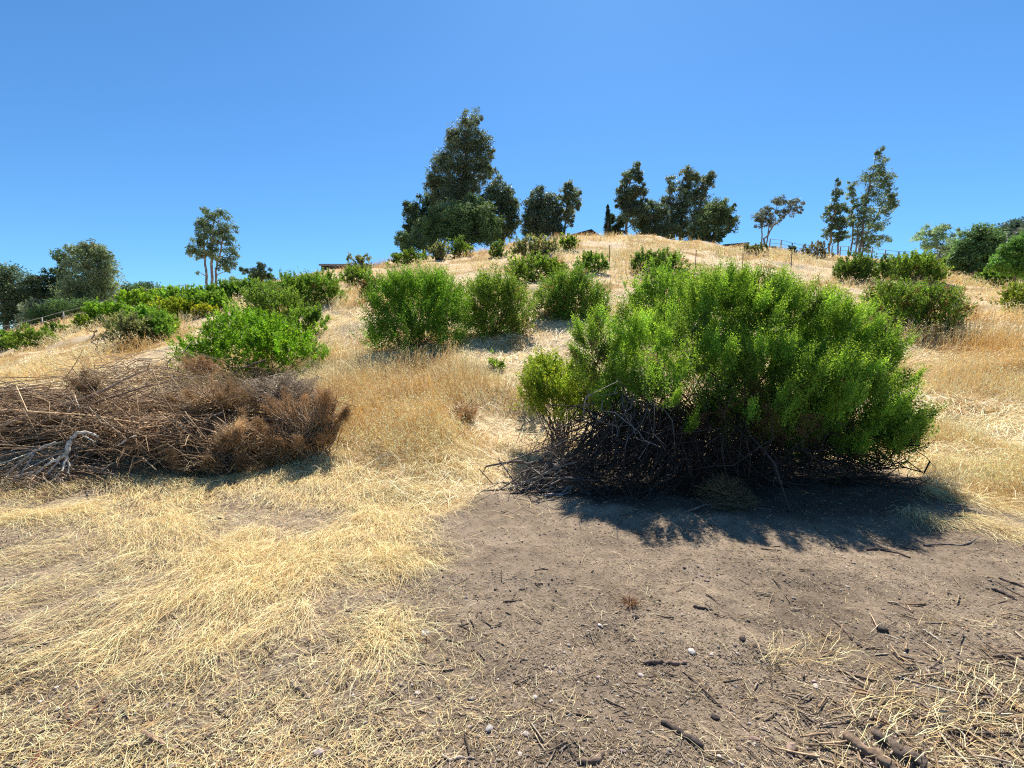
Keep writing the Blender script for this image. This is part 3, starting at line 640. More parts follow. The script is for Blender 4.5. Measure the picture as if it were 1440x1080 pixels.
tree('eucalyptus_tree', 'broad many-crowned eucalyptus right of centre on the crest', 50, [(967, 244, 10, 8, 0), (990, 255, 14, 10, 0), (945, 258, 10, 12, 0), (960, 270, 18, 14, 0), (985, 275, 14, 14, 0), (938, 280, 10, 12, 0), (965, 295, 20, 16, 0), (945, 310, 16, 20, 0), (985, 300, 14, 16, 0), (998, 250, 8, 8, 0), (960, 325, 26, 12, 0), (975, 250, 10, 9, 0)], [[(960, 350, 3), (958, 310, 2.5), (965, 270, 1.5), (968, 240, .4)], [(955, 350, 2.2), (945, 310, 1.8), (940, 265, .5)], [(965, 350, 2.2), (980, 300, 1.5), (995, 252, .4)]], (.055, .068, .04), 13500, leafpx=3.6, seed=20, group=TG, warm=.08)
tree('pine_tree', 'bushy green pine in front of the broad eucalyptus, lowest at its right', 46, [(1005, 300, 18, 16, 0), (1020, 292, 12, 10, 0), (1015, 315, 18, 14, 0), (990, 318, 18, 16, 0), (1028, 310, 8, 8, 0), (1000, 332, 22, 8, 0), (980, 330, 10, 8, 0)], [[(1003, 352, 2.2), (1005, 320, 1.5), (1010, 290, .5)]], (.06, .078, .038), 13000, leafpx=3.4, seed=21, group=TG, droop=-.2)
tree('dry_tree', 'sparse purplish dry tree leaning to the right', 44, [(1098, 282, 12, 7, 0), (1118, 285, 12, 7, 0), (1085, 295, 8, 8, 0), (1072, 303, 12, 9, 0), (1086, 312, 12, 8, 0), (1110, 295, 10, 8, 0), (1068, 312, 8, 6, 0), (1096, 302, 8, 6, 0), (1126, 293, 5, 5, 0)],
     [[(1072, 352, 1.7), (1076, 335, 1.3), (1088, 318, 1.0), (1110, 296, .5), (1120, 284, .25)], [(1072, 352, 1.2), (1071, 330, .9), (1072, 305, .4)], [(1075, 345, 1), (1082, 320, .8), (1092, 290, .3)]], (.066, .072, .058), 2600, leafpx=3.4, seed=22, barkcol=(.30, .26, .24), group=TG)
tree('eucalyptus_tree', 'young slim two-stemmed tree, shortest of the right skyline eucalypts', 46, [(1178, 255, 4, 8, 0), (1178, 270, 6, 8, 0), (1173, 288, 9, 9, 0), (1182, 292, 8, 10, 0), (1165, 305, 9, 10, 0), (1180, 312, 10, 12, 0), (1166, 322, 9, 10, 0), (1182, 330, 10, 10, 0), (1163, 298, 6, 5, 0)], [[(1166, 368, 1.5), (1167, 340, 1.3), (1170, 300, .8), (1178, 250, .25)], [(1175, 368, 1.2), (1179, 340, 1.0), (1182, 300, .4)]], (.06, .08, .045), 4200, leafpx=3.3, seed=23, group=TG)
tree('eucalyptus_tree', 'thinnest airy sapling between the two right skyline eucalypts', 47, [(1198, 262, 6, 8, 0), (1194, 278, 6, 9, 0), (1199, 292, 6, 9, 0), (1196, 310, 6, 9, 0), (1200, 328, 6, 8, 0)], [[(1193, 368, 1.1), (1197, 340, 1.0), (1198, 300, .6), (1199, 258, .2)]], (.085, .105, .065), 1150, leafpx=3.2, seed=24, group=TG)
tree('eucalyptus_tree', 'tallest airy eucalyptus on the right skyline, leaning outward', 46, [(1236, 212, 5, 8, 0), (1234, 230, 11, 10, 0), (1230, 248, 16, 12, 0), (1245, 252, 10, 12, 0), (1225, 268, 14, 12, 0), (1248, 272, 12, 14, 0), (1215, 285, 12, 12, 0), (1240, 290, 16, 12, 0), (1256, 285, 7, 12, 0), (1210, 308, 12, 14, 0), (1235, 312, 14, 12, 0), (1212, 330, 13, 12, 0), (1238, 335, 12, 8, 0), (1222, 345, 14, 8, 0)],
     [[(1207, 368, 1.8), (1208, 340, 1.6), (1216, 290, 1.1), (1228, 245, .7), (1236, 206, .2)], [(1203, 368, 1), (1203, 345, .9), (1206, 310, .4)], [(1210, 366, 1.2), (1220, 335, .9), (1242, 290, .5), (1250, 262, .2)]], (.065, .085, .048), 7600, leafpx=3.4, seed=25, group=TG, warm=.1)
# right group
tree('feathery_tree', 'feathery pale-leaved tree left of the dense broadleaf tree at right', 44, [(1310, 325, 18, 8, 0), (1295, 335, 12, 5, 0), (1322, 338, 18, 8, 0), (1335, 350, 14, 8, 0), (1345, 326, 9, 4, 0), (1330, 318, 8, 4, 0), (1305, 347, 12, 5, 0)], [[(1338, 384, 1.6), (1337, 365, 1.3), (1322, 340, .7), (1308, 322, .25)], [(1338, 375, 1), (1340, 355, .8), (1348, 328, .25)]], (.12, .16, .10), 3700, leafpx=3.8, asp=.28, seed=26, group=TG, droop=.35)
tree('broadleaf_tree', 'dense mid green broadleaf tree at the right, below the wooded hill', 38, [(1375, 345, 28, 24, 0), (1352, 355, 14, 16, 0), (1395, 350, 18, 22, 0), (1382, 326, 16, 9, 0), (1370, 368, 32, 14, 0), (1405, 362, 14, 14, 0), (1345, 365, 10, 10, 0)], [[(1366, 390, 2.5), (1368, 360, 2), (1375, 330, .6)]], (.055, .09, .035), 16000, leafpx=4, asp=.42, seed=27, group=TG)
tree('leafy_shrub', 'bright green tall shrub cut by the right edge', 24, [(1428, 350, 16, 16, 0), (1415, 366, 16, 12, 0), (1440, 360, 20, 20, 0), (1455, 345, 20, 22, 0), (1405, 374, 12, 8, 0), (1425, 378, 18, 9, 0), (1445, 380, 18, 10, 0)], [[(1430, 388, 1.5), (1430, 360, 1)]], (.06, .115, .025), 12000, leafpx=3.6, asp=.45, seed=28, cat='shrub', droop=-.2)
tree('leafless_shrub', 'twisted bare grey stem beside the grey-green shrub on the left slope', 16, [(136, 470, 10, 14, 0), (155, 482, 12, 8, 0)], [[(139, 498, 1.4), (138, 485, 1.1), (136, 470, .8), (133, 462, .4)], [(138, 486, .8), (146, 478, .5), (152, 470, .3)]], (.2, .15, .1), 60, leafpx=2, seed=29, cat='shrub', barkcol=(.22, .17, .14), ncl=14)

# ------------------------------------------------------------------ buildings, fences, stakes on the crest
def solid(name, V, Q, col, mat, parent): return qmesh(name, V, Q, np.array(col, float), mat, parent)

def gable_house(name, label, cat, pxl, pxr, py_eave, py_ridge, Y, depth, wallc, roofc, ridge=.5, rot=0.0, thick=.14, over=.35):
    """gable end towards the viewer; walls stand on the ground"""
    a = at(pxl, py_eave, Y); b = at(pxr, py_eave, Y); r = at(pxl + (pxr - pxl) * ridge, py_ridge, Y)
    cx = (a[0] + b[0]) / 2; gz = min(float(height(cx, Y)), a[2] - 2.2) - .1
    root = tag(empty(name, (cx, Y, gz)), label, cat)
    x0, x1, ze, zr, xr = a[0] + over, b[0] - over, a[2] - .1, r[2] - .12, r[0]
    y0, y1 = Y + .3, Y + depth
    V = [(x0, y0, gz), (x1, y0, gz), (x1, y1, gz), (x0, y1, gz), (x0, y0, ze), (x1, y0, ze), (x1, y1, ze), (x0, y1, ze), (xr, y0, zr), (xr, y1, zr)]
    Q = [(0, 1, 5, 4), (1, 2, 6, 5), (2, 3, 7, 6), (3, 0, 4, 7), (4, 5, 8, 8), (6, 7, 9, 9)]
    me = bpy.data.meshes.new('wall'); me.from_pydata(V, [], [tuple(dict.fromkeys(q)) for q in Q])
    ca = me.color_attributes.new('col', 'FLOAT_COLOR', 'POINT')
    for d in ca.data: d.color = (*wallc, 1)
    me.materials.append(M_PAINT); w = bpy.data.objects.new('wall', me); COL.objects.link(w); w.parent = root; w.matrix_parent_inverse = root.matrix_basis.inverted()
    ac = Acc()
    for (xe, s) in ((a[0], 1), (b[0], -1)):
        p = np.array([[xe, Y, a[2]], [xr, Y, r[2]], [xr, y1 + .3, r[2]], [xe, y1 + .3, a[2]]]); q = p - np.array([0, 0, thick])
        V8 = np.concatenate([p, q])
        ac.add(V8, [(0, 1, 2, 3), (7, 6, 5, 4), (0, 4, 5, 1), (1, 5, 6, 2), (2, 6, 7, 3), (3, 7, 4, 0)], np.array(roofc))
    ac.build('roof', M_ROOF, root)
    return root
gable_house('house', 'low house behind the crest, only its dark pitched roof showing beside the narrow cypress', 'house', 780, 850, 336, 322, 47, 6, (.25, .19, .14), (.05, .042, .038), ridge=.74)
def flat_shed(name, label, pxl, pxr, pyt, pyb, Y, depth, col, roofc, tilt=0.0):
    a = at(pxl, pyt, Y); b = at(pxr, pyt, Y); c = at(pxl, pyb, Y)
    gz = float(height((a[0] + b[0]) / 2, Y)) - .2
    root = tag(empty(name, ((a[0] + b[0]) / 2, Y + depth / 2, gz)), label, 'shed')
    w = Acc(); zt = min(a[2], b[2]) - .12
    w.add(*g_box(((a[0] + b[0]) / 2, Y + depth / 2 + .1, (gz + zt) / 2), b[0] - a[0] - .25, depth - .3, zt - gz), np.array(col)); w.build('wall', M_PAINT, root)
    r = Acc(); p = np.array([[a[0], Y, a[2]], [b[0], Y, b[2] + tilt], [b[0], Y + depth, b[2] + tilt + .45], [a[0], Y + depth, a[2] + .45]]); q = p - np.array([0, 0, .16])
    r.add(np.concatenate([p, q]), [(0, 1, 2, 3), (7, 6, 5, 4), (0, 4, 5, 1), (1, 5, 6, 2), (2, 6, 7, 3), (3, 7, 4, 0)], np.array(roofc)); r.build('roof', M_ROOF, root)
flat_shed('shed', 'low building with flat pale grey roof on the left shoulder of the ridge', 448, 484, 371, 380, 43, 4, (.07, .07, .075), (.28, .28, .28))
def canopy(name, label, pxl, pyl, pxr, pyr, Y, depth):
    a = at(pxl, pyl, Y); b = at(pxr, pyr, Y); root = tag(empty(name, ((a[0] + b[0]) / 2, Y + depth / 2, float(height((a[0] + b[0]) / 2, Y)))), label, 'canopy')
    r = Acc(); p = np.array([a, b, b + [0, depth, .2], a + [0, depth, .2]]); q = p - np.array([0, 0, .2])
    r.add(np.concatenate([p, q]), [(0, 1, 2, 3), (7, 6, 5, 4), (0, 4, 5, 1), (1, 5, 6, 2), (2, 6, 7, 3), (3, 7, 4, 0)], np.array((.06, .09, .10))); r.build('roof', M_ROOF, root)
    for t in (.12, .88):
        for dy in (.3, depth - .3):
            c = a * (1 - t) + b * t; g = float(height(c[0], Y + dy)) - .1
            po = Acc(); po.add(*g_box((c[0], Y + dy, (g + c[2] - .2) / 2), .1, .1, c[2] - .2 - g), np.array((.2, .17, .14))); po.build('post', M_PAINT, root)
canopy('carport', 'dark flat carport roof right of the bushy green pine', 1018, 343.5, 1054, 340.5, 44, 3.0)
canopy('carport', 'lower short flat carport roof behind the dry leaning tree', 1066, 346.5, 1093, 346, 44, 3.0)

def rail_fence(name, label, pts, hpx, Y, nposts, col, rails=(.95, .5), r=.045, rr=.03):
    """pts: photo polyline of the fence foot"""
    P = np.array(pts, float); s = np.linspace(0, len(P) - 1, nposts); i = np.minimum(s.astype(int), len(P) - 2); f = (s - i)[:, None]
    q = P[i] * (1 - f) + P[i + 1] * f
    Yy = Y if np.ndim(Y) else np.full(nposts, Y)
    feet = np.array([at(a, b, y) for (a, b), y in zip(q, Yy)])
    feet[:, 2] = height(feet[:, 0], feet[:, 1])
    tops = np.array([at(a, b - hpx, y) for (a, b), y in zip(q, Yy)])
    H = np.maximum(tops[:, 2] - feet[:, 2], .9)
    root = tag(empty(name, feet[nposts // 2]), label, 'fence')
    for p, h in zip(feet, H):
        a = Acc(); a.add(*g_box((p[0], p[1], p[2] + h / 2 - .1), r * 2, r * 2, h + .2), np.array(col)); a.build('post', M_PAINT, root)
    for k in rails:
        pa = np.array([[p[0], p[1] - r - rr * .6, p[2] + h * k] for p, h in zip(feet, H)])
        seg = np.stack([pa[:-1], pa[1:]], 1); s = np.array([0, .5, 1.])[None, :, None]
        seg = seg[:, :1] * (1 - s) + seg[:, 1:] * s
        a = Acc(); a.add(*g_tubes(seg, np.full(seg.shape[:2], rr), np.tile(np.array(col), (len(seg), 1)), 4)); a.build('rail', M_PAINT, root)
    return root
rail_fence('rail_fence', 'pale grey rail fence climbing the left slope under the trees', [(-40, 482), (0, 474), (60, 461), (120, 446), (165, 434), (215, 420), (262, 411)], 6, 39.2, 13, (.30, .29, .265), r=.04, rr=.026)
rail_fence('wire_fence', 'thin grey fence of slim posts and rails along the right skyline', [(1082, 352), (1150, 360), (1200, 364), (1282, 370)], 9, 40.5, 14, (.33, .34, .36), rails=(.97, .62, .3), r=.04, rr=.02)
for px, yt, yb, lab in [(857, 346, 370, 'rusty thin stake beside the small compact bush, leftmost of the stakes'), (978, 353, 378, 'rusty thin stake on the slope right of the low wide dark bush'),
                        (1044, 357, 378, 'rusty thin stake below the low grey scrub of the dry leaning tree'), (1112, 357, 384, 'rusty thin stake farthest right on the slope, below the spiky plant')]:
    p = ground_at(px, yb); k = p[1] / F; h = (yb - yt) * k
    root = tag(empty('metal_stake', p), lab, 'stake', 'thin metal stakes on the upper slope')
    a = Acc(); a.add(*g_box((p[0], p[1], p[2] + h / 2 - .15), .035, .012, h + .3), np.array((.16, .10, .08)))
    a.add(*g_box((p[0], p[1] + .016, p[2] + h / 2 - .15), .012, .02, h + .29), np.array((.16, .10, .08))); a.build('post', M_METAL, root)
    a = Acc(); a.add(*g_box((p[0], p[1] - .0095, p[2] + h * .93), .05, .005, .06), np.array((.28, .24, .2))); a.build('clip', M_METAL, root)

# ------------------------------------------------------------------ wooded hill far right
def wooded_hill():
    rng = np.random.default_rng(77); Y = 240; n = 90
    c = at(1650, 318, Y); x = np.linspace(-330, 330, n); y = np.linspace(-110, 160, n); X, Yy = np.meshgrid(x, y)
    def hz(X, Yy): return -13 + 87 * np.exp(-((X / 179) ** 2 + (Yy / 75) ** 2)) + (fbm(X * .08, Yy * .08, 9) - .5) * 4
    Z = hz(X, Yy); V = np.stack([X + c[0], Yy + Y, Z], -1).reshape(-1, 3)
    i = np.arange(n - 1)[:, None] * n + np.arange(n - 1)[None]; Q = np.stack([i, i + 1, i + n + 1, i + n], -1).reshape(-1, 4)
    tag(qmesh('wooded_hill', V, Q, np.array((.05, .06, .03)), M_BARK, None, True), 'dark wooded hill at the far right', 'hill', kind='structure')
    nc = 1500; cx = rng.uniform(-190, 20, nc); cy = rng.uniform(-80, 25, nc); cz = hz(cx, cy) + .8
    m = 60000; k = rng.integers(0, nc, m); d = norm(rng.normal(0, 1, (m, 3))); rad = rng.uniform(1.6, 3.6, nc)
    P = np.stack([cx + c[0], cy + Y, cz], -1)[k] + d * (rad[k] * rng.random(m) ** .4)[:, None]
    A = norm(rng.normal(0, 1, (m, 3))); S = norm(np.cross(A, rng.normal(0, 1, (m, 3))))
    C = np.array((.075, .115, .075))[None] * np.exp(rng.normal(0, .25, (nc, 1)))[k]  # leaf colour has a bluish distance haze mixed in
    a = Acc(); a.add(*g_leaves(P, A, S, rng.uniform(.8, 1.4, m), rng.uniform(.5, .9, m), C))
    tag(a.build('woods', M_TREE), 'far-off dark woods covering the hill', 'woods', kind='stuff')
wooded_hill()

# ------------------------------------------------------------------ standing dry grass on the slope
PALE = np.array((.88, .72, .43)); TAN = np.array((.82, .60, .29)); GOLD = np.array((.60, .36, .11)); RUST = np.array((.44, .23, .08))
def bush_clear(x, y):
    """bare ground under the huge shrub and the brush pile"""
    return ((x - 2.35) / 2.1) ** 2 + ((y - 5.35) / 1.2) ** 2 < 1
def dry_grass():
    rng = np.random.default_rng(21)
    n = 330000
    u = rng.uniform(-1.32, 1.32, n); wide = rng.random(n) < .10; u[wide] = np.sign(u[wide]) * rng.uniform(1.32, 1.9, wide.sum())
    lo, hi = 4.2, 44.0
    t = rng.random(n)
    y = 1 / ((1 - t ** .92) / lo + t ** .92 / hi)            # denser close by, sparser far off
    y = np.where(rng.random(n) < .14, rng.uniform(22, 43, n), y)
    x = u * y
    cv = cover(x, y); keep = (rng.random(n) < sstep(.35, .95, cv)) & ~bush_clear(x, y)
    # trodden, thinner patches
    thin = fbm(x * .5 + 3, y * .5, 51); keep &= rng.random(n) > .62 * sstep(.54, .68, thin) * (y < 30)
    x, y = x[keep], y[keep]; n = len(x)
    g = golden(x, y); tall = fbm(x * .38 + 11, y * .38, 61)
    hb = .11 + .46 * sstep(.44, .62, tall) * (1 - .55 * sstep(.54, .68, fbm(x * .5 + 3, y * .5, 51)))
    # tall stand of wild oats on the right bank
    bank = np.exp(-(((x - 8.4) / 2.2) ** 2 + ((y - 8.6) / 1.2) ** 2))
    hb = hb + .20 * bank
    for (qx, qy, qr, qh) in ((600, 625, .55, .16), (560, 600, .6, .12), (665, 560, .5, .18), (520, 560, .8, .10), (480, 520, .9, .12), (640, 520, .35, .22), (545, 545, .4, .2), (500, 600, .35, .22), (620, 590, .3, .2)):
        q = ground_at(qx, qy); hb = hb + qh * np.exp(-((x - q[0]) ** 2 + (y - q[1]) ** 2) / qr ** 2)
    front = sstep(.3, 1.6, y - np.interp(U_of(x, y), EU, EY))
    q = ground_at(560, 575); g = np.maximum(g, .85 * np.exp(-((x - q[0]) ** 2 + (y - q[1]) ** 2) / 1.1))
    q = ground_at(1400, 520); g = np.maximum(g, .85 * np.exp(-((x - q[0]) ** 2 / 4 + (y - q[1]) ** 2 / 1.2)))
    q = ground_at(1380, 640); hb = hb * (1 - .75 * np.exp(-(((x - q[0]) / 1.5) ** 2 + ((y - q[1]) / .8) ** 2)))
    H = hb * rng.uniform(.45, 1.25, n) * (.35 + .65 * front)
    # combed lean direction, swirling over the ground
    la = fbm(x * .32, y * .32, 71) * 4 * pi + rng.normal(0, .75, n)
    lean = np.clip(.26 + 1.0 * sstep(.46, .66, fbm(x * .6, y * .6, 81)) + rng.normal(0, .24, n), 0, 1.38) * (1 - .55 * bank)
    D = np.stack([np.cos(la), np.sin(la), 0 * la], -1)
    K = 4; s = np.linspace(0, 1, K)
    P0 = on_ground(x, y, -.02)
    hor = H[:, None] * np.sin(lean[:, None] * (.45 + .75 * s[None])) * s[None] * 1.25
    ver = H[:, None] * np.cos(np.minimum(lean[:, None] * (.45 + .75 * s[None]), 1.45)) * s[None]
    P = P0[:, None] + D[:, None] * hor[..., None]; P[..., 2] += ver
    P[:, 1:] += rng.normal(0, .012, (n, K - 1, 3))
    w = np.maximum(.0036, .00080 * y) * rng.uniform(.6, 1.3, n)
    W = w[:, None] * np.array([1, .95, .7, .3])[None]
    sa = rng.uniform(0, 2 * pi, n); side = np.stack([np.cos(sa), np.sin(sa), rng.normal(0, .2, n)], -1)
    mixg = np.clip(g * .68 + rng.normal(0, .2, n), 0, 1)[:, None]
    pale = sstep(.4, .7, fbm(x * .9, y * .9, 91))[:, None]
    C = (TAN * (1 - pale) + PALE * pale) * (1 - mixg) + GOLD * mixg
    rs = rng.random(n) < .06; C[rs] = RUST * 1.1
    C = C * np.exp(rng.normal(0, .17, (n, 1)))
    a = Acc(); a.add(*g_strips(P, W, side, C))
    # pale drooping oat spikelets
    sel = np.where((H > .17) & (rng.random(n) < .60) & (y < 34))[0]
    for rep in range(3):
        m = len(sel); f = rng.uniform(.55, 1.0, m)[:, None]
        base = P[sel, 2] * (1 - f) + P[sel, 3] * f + rng.normal(0, .022, (m, 3))
        A = norm(np.stack([rng.normal(0, .5, m), rng.normal(0, .5, m), -np.ones(m) * .8], -1))
        S = norm(np.cross(A, rng.normal(0, 1, (m, 3)))); sz = np.maximum(.024, .0027 * y[sel]) * rng.uniform(.7, 1.3, m)
        cc = np.clip(PALE * 1.2, 0, .88)[None] * (1 - .45 * mixg[sel]) + GOLD[None] * .45 * mixg[sel]
        a.add(*g_leaves(base, A, S, sz, sz * .42, cc * np.exp(rng.normal(0, .14, (m, 1)))))
    # lodged stems lying over the slope
    m = 62000; uu = rng.uniform(-1.25, 1.25, m); t = rng.random(m); yy = 1 / ((1 - t) / 4.3 + t / 20.0); xx = uu * yy
    kk = (rng.random(m) < sstep(.3, .8, cover(xx, yy)) * (.35 + .65 * sstep(.45, .6, fbm(xx * .5 + 3, yy * .5, 51)))) & ~bush_clear(xx, yy); xx, yy = xx[kk], yy[kk]; m = len(xx)
    ang = fbm(xx * .4, yy * .4, 75) * 4 * pi + rng.normal(0, .8, m)
    a.add(*lay(np.stack([xx, yy, 0 * xx], -1), ang, rng.uniform(.14, .45, m), rng, np.maximum(.003, .0008 * yy) * rng.uniform(.7, 1.3, m), np.clip(PALE[None] * np.exp(rng.normal(0, .2, (m, 1))), 0, .85), lift=.03, arch=np.abs(rng.normal(.02, .03, m))))
    tag(a.build('dry_grass', M_STRAW), 'golden dry wild oat grass covering the slope', 'grass', kind='stuff')

# ------------------------------------------------------------------ flattened straw, chips, grit in front
def lay(P0, ang, L, rng, w, C, K=4, lift=.012, curve=.35, arch=.0):
    """strands lying on the ground"""
    n = len(P0); s = np.linspace(0, 1, K)
    a = ang[:, None] + rng.normal(0, curve, (n, 1)) * s[None] + rng.normal(0, curve * .25, (n, K))
    st = L[:, None] / (K - 1)
    x = P0[:, 0:1] + np.cumsum(np.cos(a) * st, 1) - np.cos(a[:, :1]) * st; y = P0[:, 1:2] + np.cumsum(np.sin(a) * st, 1) - np.sin(a[:, :1]) * st
    z = height(x, y) + lift * rng.random((n, 1)) * 2 + .003 + np.abs(arch)[:, None] * np.sin(s * pi)[None] if np.ndim(arch) else height(x, y) + lift * rng.random((n, 1)) * 2 + .003
    z = z + rng.normal(0, lift * .35, (n, K))
    P = np.stack([x, y, np.maximum(z, height(x, y) + .002)], -1)
    W = w[:, None] * np.array([1, 1, .9, .45])[None, :K] if K == 4 else np.repeat(w[:, None], K, 1)
    sa = a[:, 0] + pi / 2; tilt = rng.normal(0, .5, n)
    side = norm(np.stack([np.cos(sa) * np.cos(tilt), np.sin(sa) * np.cos(tilt), np.sin(tilt)], -1))
    return g_strips(P, W, side, C)

def straw_colour(n, rng, bright=1.0):
    t = rng.random((n, 1))
    C = np.where(t < .62, np.array((.90, .71, .375)), np.where(t < .86, np.array((.83, .57, .24)), np.array((.50, .32, .15))))
    return np.clip(C * bright * np.exp(rng.normal(0, .15, (n, 1))), 0, .85)

STROKES = [  # photo x0,y0 -> x1,y1, width px, strands: combed locks of straw on the ground
    (360, 640, 300, 700, 46, 1700), (400, 640, 395, 716, 56, 2200), (440, 634, 470, 722, 66, 3000), (480, 648, 560, 765, 54, 2600), (505, 672, 600, 800, 46, 2200),
    (340, 668, 250, 712, 46, 1300), (520, 730, 440, 790, 60, 1700), (170, 676, 262, 760, 64, 2300), (210, 672, 290, 715, 74, 1900), (240, 730, 300, 800, 60, 1900),
    (120, 722, 270, 800, 50, 1500), (300, 786, 560, 800, 64, 2300), (360, 750, 230, 862, 66, 2200), (405, 768, 300, 862, 60, 1900), (455, 760, 380, 846, 56, 1700),
    (520, 770, 600, 806, 44, 1300), (0, 694, 110, 690, 50, 1600), (-20, 740, 150, 712, 40, 1200), (560, 690, 660, 712, 40, 900), (600, 700, 520, 800, 50, 1100),
    (320, 860, 250, 960, 70, 420), (220, 860, 120, 940, 80, 420), (420, 850, 360, 900, 60, 420), (560, 860, 490, 960, 40, 420), (470, 880, 600, 900, 50, 380),
    (1300, 610, 1440, 640, 50, 1700), (1290, 650, 1460, 690, 56, 2200), (1310, 690, 1450, 720, 50, 1500), (1280, 720, 1330, 745, 30, 500), (1350, 730, 1460, 765, 40, 700),
    (1380, 600, 1460, 600, 40, 1200), (1220, 1010, 1440, 960, 70, 150), (1260, 1060, 1470, 1000, 80, 180), (1080, 930, 1200, 920, 36, 110), (640, 640, 560, 700, 60, 1500), (300, 658, 330, 690, 50, 800), (400, 650, 440, 668, 50, 900), (600, 620, 700, 680, 70, 1800), (-60, 800, 160, 762, 60, 550), (-40, 860, 190, 795, 64, 450), (20, 900, 220, 830, 70, 300), (-40, 970, 170, 905, 76, 220), (140, 970, 310, 900, 70, 220), (10, 672, 150, 682, 36, 900), (130, 664, 250, 684, 36, 900), (-60, 720, 90, 735, 40, 900)]
def straw():
    rng = np.random.default_rng(31); a = Acc()
    for (x0, y0, x1, y1, w, n) in STROKES:
        A, B = ground_pts([x0, x1], [y0, y1]); D = (B - A)[:2]; Ln = np.linalg.norm(D); ang0 = math.atan2(D[1], D[0])
        d0 = (A[1] + B[1]) / 2; wm = w * d0 / F * .5
        perp = np.array([-D[1], D[0]]) / max(Ln, 1e-6)
        n = int(n * .95); s = rng.random(n) ** 1.05; t = rng.normal(0, .85, n)
        xy = A[:2] + D * (s * 1.05 - .1)[:, None] + perp * (t * wm * (.8 + .5 * s))[:, None]
        L = rng.uniform(.05, .23, n)
        ang = ang0 + t * .25 + np.where(rng.random(n) < .22, rng.normal(0, 1.1, n), rng.normal(0, .30, n))
        P0 = np.concatenate([xy, np.zeros((n, 1))], 1)
        arch = np.abs(rng.normal(.02, .022, n)) * np.exp(-t ** 2)
        width = np.maximum(.0018, .00052 * xy[:, 1]) * rng.uniform(.7, 1.3, n)
        a.add(*lay(P0, ang, L, rng, width, straw_colour(n, rng), lift=.022, arch=arch))
    # loose strands, thinning towards the bare dirt
    def scatter(n, fn, Lr, wk, bright=1.0, angf=None, lift=.008):
        px = rng.uniform(-120, 1560, n); py = rng.uniform(560, 1200, n)
        k = rng.random(n) < fn(px, py); px, py = px[k], py[k]
        P = ground_pts(px, py); m = len(P)
        ang = rng.uniform(0, pi, m) if angf is None else angf(px, py, m)
        dist = P[:, 1]
        a.add(*lay(P, ang, rng.uniform(*Lr, m), rng, np.maximum(.0015, wk * .75 * dist) * rng.uniform(.7, 1.3, m), straw_colour(m, rng, bright), lift=lift))
    def left(px, py):
        base = sstep(640, 480, px + (py - 850) * .35 + (fbm(px * .012, py * .012, 5) - .5) * 240)
        return base * (.16 + .84 * sstep(900, 720, py)) * sstep(640, 690, py) * (.35 + .65 * sstep(.42, .6, fbm(px * .011, py * .017, 15)))
    def right(px, py):
        yb = np.interp(px, [p for p, q in EDGE], [q for p, q in EDGE])
        return sstep(1230, 1330, px) * sstep(60, -30, py - yb) * sstep(560, 600, py)
    def thin(px, py):
        return .10 + .5 * sstep(.56, .70, fbm(px * .009 + 5, py * .013, 25)) * sstep(730, 800, py)
    def corner(px, py): return sstep(330, 120, np.hypot((px - 1430) * .8, (py - 1060) * 1.2)) * .8
    scatter(46000, left, (.04, .20), .0006, 1.0, lambda px, py, m: rng.normal(.75, .75, m))
    scatter(60000, lambda px, py: sstep(720, 540, px + (fbm(px * .012, py * .012, 6) - .5) * 260) * sstep(660, 710, py) * .9, (.012, .075), .0006)
    scatter(14000, right, (.12, .40), .0007, 1.05, lambda px, py, m: rng.normal(-.15, .5, m), .015)
    scatter(9000, thin, (.03, .16), .0007, .95)
    scatter(3600, corner, (.04, .24), .0010, .8, lambda px, py, m: rng.normal(.2, .7, m), .014)
    # trampled thatch just behind the dirt edge in the middle
    def mid(px, py):
        return sstep(420, 500, px) * sstep(860, 760, px) * sstep(600, 620, py) * sstep(745, 700, py) * .9
    scatter(16000, mid, (.10, .34), .0007, 1.0, None, .02)
    tag(a.build('straw', M_STRAW), 'flattened yellow straw strewn over the dirt', 'straw', kind='stuff')
    # short broken bits of bark and stem
    b = Acc()
    def bits(n, fn, Lr, wr, cols, lift=.004):
        px = rng.uniform(-420, 1860, n); py = 690 + 520 * rng.random(n) ** .8
        k = rng.random(n) < fn(px, py); P = ground_pts(px[k], py[k]); m = len(P)
        C = np.array(cols)[rng.integers(0, len(cols), m)] * np.exp(rng.normal(0, .25, (m, 1)))
        L = rng.uniform(*Lr, m); ang = rng.uniform(0, 2 * pi, m); w = rng.uniform(*wr, m) * np.maximum(1, P[:, 1] / 3)
        s = np.array([0, .5, 1.])
        pth = np.stack([P[:, :1] + np.cos(ang)[:, None] * L[:, None] * s, P[:, 1:2] + np.sin(ang)[:, None] * L[:, None] * s, 0 * P[:, :1] + 0 * s], -1)
        pth[..., 2] = height(pth[..., 0], pth[..., 1]) + w[:, None] * .35 + rng.random((m, 1)) * lift + rng.normal(0, .002, (m, 3))
        b.add(*g_tubes(pth, np.stack([w * .5, w * .55, w * .35], 1), C, 4))
    bits(110000, lambda px, py: .55 + .45 * sstep(.45, .6, fbm(px * .01, py * .015, 35)), (.006, .03), (.0014, .0034), [(.50, .38, .22), (.36, .26, .16), (.58, .48, .34), (.20, .15, .11)])
    bits(1500, lambda px, py: .25 + .75 * sstep(.48, .62, fbm(px * .008, py * .012, 45)), (.04, .12), (.004, .008), [(.12, .09, .07), (.20, .15, .11), (.30, .23, .16)], .008)
    bits(5200, corner, (.03, .16), (.004, .011), [(.30, .20, .12), (.42, .30, .18), (.22, .16, .12), (.50, .40, .28)], .02)
    tag(b.build('bark_litter', M_WOOD), 'small broken bits of bark and stem littering the dirt', 'litter', kind='stuff')
